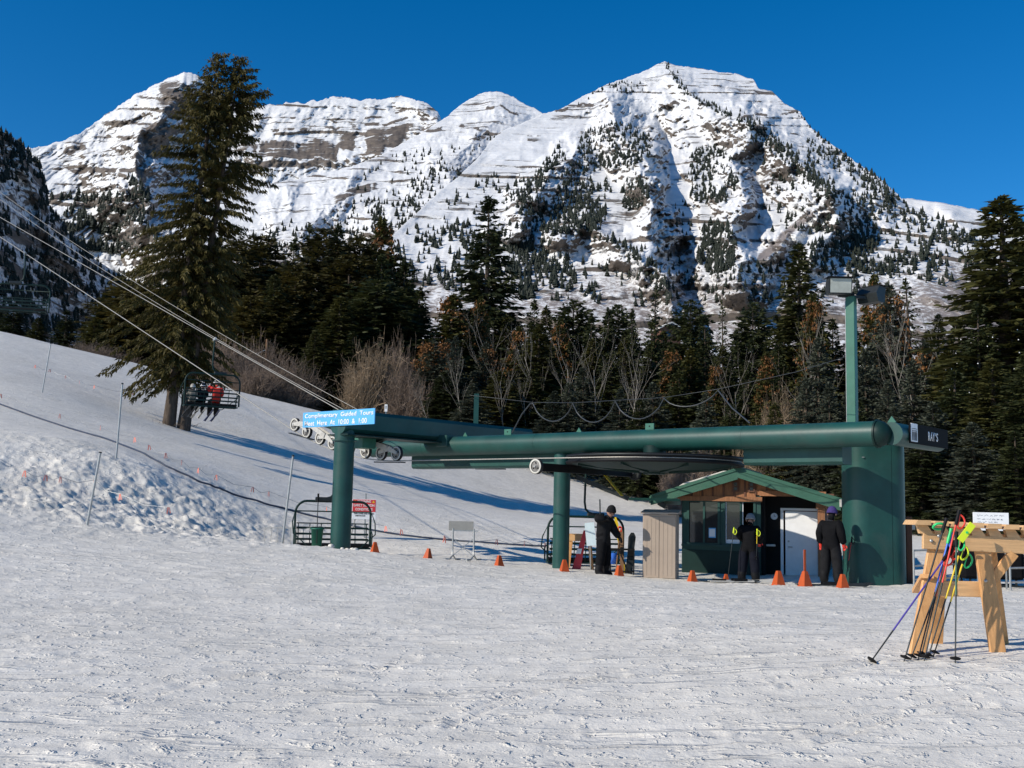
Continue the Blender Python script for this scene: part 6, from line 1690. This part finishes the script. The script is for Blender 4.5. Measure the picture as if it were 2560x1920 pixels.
# ---------------------------------------------------------------- wooden ski rack
def ski_rack():
    gy = 10.75
    p0 = ground_at(2390, gy)
    T = thing("ski_rack", "new pine ski rack with notched rails on splayed legs", "ski rack", tuple(p0))
    O = Vector(p0)
    def P(px, py, Y): return Vector(W(px, py, Y)) - O
    gl = lambda px, Y: Vector(ground_at(px, Y)) - O - Vector((0, 0, .04))
    FW = (0, 1, 0)
    def plank(nm, a, c, w, th, m): b = MB(); b.bar(a, c, w, th, FW, .006); return b.build(nm, m, T)
    # front notched rail
    a, c = P(2306, 1352, gy), P(2700, 1372, gy + .05)
    plank("front_rail", a, c, .155, .045, PINEX)
    # fins above the rail that hold the skis apart
    n = 10
    for k in range(n):
        t = k / (n - 1); q = a.lerp(c, (t * 1.0)); 
        if k == 1: pass
        b = MB(); x0 = q.x; z0 = q.z + .075
        b.prism([(x0 - .03, q.y - .02, z0 - .005), (x0 + .10, q.y - .02, z0 - .005), (x0 + .045, q.y - .02, z0 + .075), (x0 - .055, q.y - .02, z0 + .075)], (0, .05, 0)); b.build("fin", PINEX, T)
        b = MB(); b.prism([(x0 - .105, q.y - .10, z0 + .078), (x0 + .05, q.y - .10, z0 + .078), (x0 + .05, q.y - .10, z0 + .125), (x0 - .075, q.y - .10, z0 + .125)], (0, .34, 0)); b.build("top_slat", PINEX, T)
    # back rail
    plank("back_rail", P(2318, 1342, gy + .28), P(2690, 1358, gy + .33), .12, .045, PINEX)
    # splayed legs
    def leg(top, foot, w=.15): return plank("leg", top, foot, w, .045, PINEZ)
    leg(P(2343, 1350, gy + .055), gl(2286, gy - .12)); leg(P(2452, 1350, gy + .055), gl(2489, gy - .05))
    leg(P(2352, 1350, gy + .23), gl(2335, gy + .62), .13); leg(P(2470, 1350, gy + .23), gl(2500, gy + .62), .13)
    plank("stretcher", P(2312, 1470, gy + .12), P(2478, 1474, gy + .12), .15, .04, PINEX)
    plank("brace", P(2475, 1455, gy + .10), P(2535, 1382, gy + .02), .10, .04, PINEZ)
    b = MB(); b.bar(P(2318, 1440, gy - .06), P(2296, 1478, gy + .5), .12, .04); b.build("end_tie", PINEZ, T)
    for (px, py) in ((2328, 1352), (2347, 1340), (2318, 1440), (2464, 1452)):
        q = P(px, py, gy - .03); b = MB(); b.lathe([(.017, 0), (.015, -.008), (.001, -.012)], tuple(q), 'Y', 12); b.build("bolt", STEEL, T)
ski_rack()

# ---------------------------------------------------------------- things behind the rack
def behind():
    q = ground_at(2477, 24.5, 1300); c = W(2477, 1304, 24.5)
    t = thing("whiteboard_sign", "white board with faint handwriting on a stand behind the ski rack", "sign", tuple(q), -.12)
    h = c[2] - q[2]
    b = MB(); b.box((0, 0, h), (.76, .02, .40), None, .004); pn = b.build("board", WHITE, t)
    r = random.Random(2)
    for k, (z, n, w0) in enumerate(((.13, 5, .11), (.05, 6, .08), (-.01, 4, .09))):
        x = -.29
        for j in range(n):
            w = r.uniform(.5, 1.1) * w0
            pts = [(x + w * i / 8, -.012, h + z + r.uniform(-.018, .018)) for i in range(9)]
            b = MB(); b.tube(pts, .0035, 4); b.build("handwriting", mat("marker_grey", (.25, .26, .30), .7), pn); x += w + .03
    for sx in (-.3, .3): b = MB(); b.bar((sx, .02, -.1), (sx, .02, h - .18), .03, .03, (1, 0, 0)); b.build("leg", STEEL, t)
    q = ground_at(2272, 26.6); t = thing("wooden_post", "brown wooden post just right of the green pylon", "post", tuple(q))
    b = MB(); b.box((0, 0, .75), (.14, .14, 1.65), None, .008); b.build("post", CEDARDK, t); b = MB(); b.box((.09, -.03, 1.38), (.12, .05, .24), None, .01); b.build("box", PALESTEEL, t)
    def fence(px0, px1, Y, lab):
        a = ground_at(px0, Y); c = ground_at(px1, Y + .3); t = thing("pipe_fence", lab, "fence", tuple(a)); d = Vector(c) - Vector(a)
        for z in (.18, .48, .82): b = MB(); b.tube([(0, 0, z), d + Vector((0, 0, z))], .022, 8); b.build("rail", STEEL, t)
        n = max(2, int(d.length / .8) + 1)
        for k in range(n): e = d * (k / (n - 1)); b = MB(); b.tube([e + Vector((0, 0, -.1)), e + Vector((0, 0, .84))], .025, 8); b.build("post", STEEL, t)
    fence(2284, 2395, 25.0, "low pipe fence left of the rack's bundle of poles")
    fence(2524, 2680, 24.0, "low pipe fence seen under the rack's right end")
    q = ground_at(2470, 25.2); t = thing("equipment_sled", "long black covered sled parked behind the ski rack", "sled", tuple(q), -.08)
    b = MB(); b.box((0, 0, .50), (1.35, .8, .62), None, .06); b.build("cover", FABRICBLK, t)
    b = MB(); b.box((0, -.1, .84), (1.25, .5, .07), None, .02); b.build("seat", BLACK, t)
    for y in (-.3, .3): b = MB(); b.bar((-.7, y, .04), (.7, y, .04), .08, .05); b.bar((-.5, y, .05), (-.5, y, .25), .04, .04, (1, 0, 0)); b.bar((.5, y, .05), (.5, y, .25), .04, .04, (1, 0, 0)); b.build("runner", DARKMETAL, t)
    # far shed and utility poles
    q = W(630, 1000, 92); g = float(zf(q[0], q[1])); c = W(630, 985, 92)
    t = thing("green_shed", "small green kiosk with a dark hipped roof beyond the slope's edge", "shed", (q[0], q[1], g), .1)
    h = c[2] - g
    b = MB(); b.box((0, 0, h - .2), (1.7, 1.4, 1.0)); b.build("wall", mat("shed_green", (.03, .16, .12), .6), t)
    b = MB(); b.add([(-1.1, -.9, h + .3), (1.1, -.9, h + .3), (1.1, .9, h + .3), (-1.1, .9, h + .3), (-.3, 0, h + 1.05), (.3, 0, h + 1.05)], [(0, 1, 5, 4), (1, 2, 5), (2, 3, 4, 5), (3, 0, 4), (3, 2, 1, 0)]); b.build("roof", CEDARDK, t)
    for x in (-.6, 0, .6): b = MB(); b.box((x, -.69, h / 2 - .4), (.12, .1, h)); b.build("leg", POLEWOOD, t)
    for px, top, Y, lab in ((668, 848, 95, "wooden utility pole with a lamp beside the green kiosk"), (980, 848, 100, "wooden utility pole among the pale willows")):
        c = W(px, top, Y); g = float(zf(c[0], c[1])); t = thing("utility_pole", lab, "pole", (c[0], c[1], g)); h = c[2] - g
        b = MB(); b.cyl((0, 0, -.3), (0, 0, h), .16, .11, 10); b.build("shaft", POLEWOOD, t)
        b = MB(); b.bar((0, 0, h - .9), (-.75, 0, h - 1.25), .05, .05); b.build("bracket", STEEL, t); b = MB(); b.box((-.8, 0, h - 1.3), (.35, .2, .14), None, .03); b.build("lamp", PALESTEEL, t)
    c = W(1664, 822, 135); g = float(zf(c[0], c[1])); t = thing("cabin", "brown cabin with a snowy roof glimpsed among the spruces", "cabin", (c[0], c[1], g), .3); h = c[2] - g
    b = MB(); b.box((0, 0, h - 1.5), (2.6, 3, 3.0)); b.box((0, 0, (h - 3) / 2 - .5), (2.2, 2.6, h - 2)); b.build("wall", CEDARDK, t)
    b = MB(); b.prism([(-1.7, -1.9, h - .2), (0, -1.9, h + .6), (1.7, -1.9, h - .2), (1.65, -1.9, h - .35), (0, -1.9, h + .45), (-1.65, -1.9, h - .35)], (0, 3.8, 0)); b.build("roof", SNOW, t)
    b = MB(); b.box((-.4, -1.52, h - .9), (.6, .06, .6)); b.build("window", GLASSM, t)
behind()
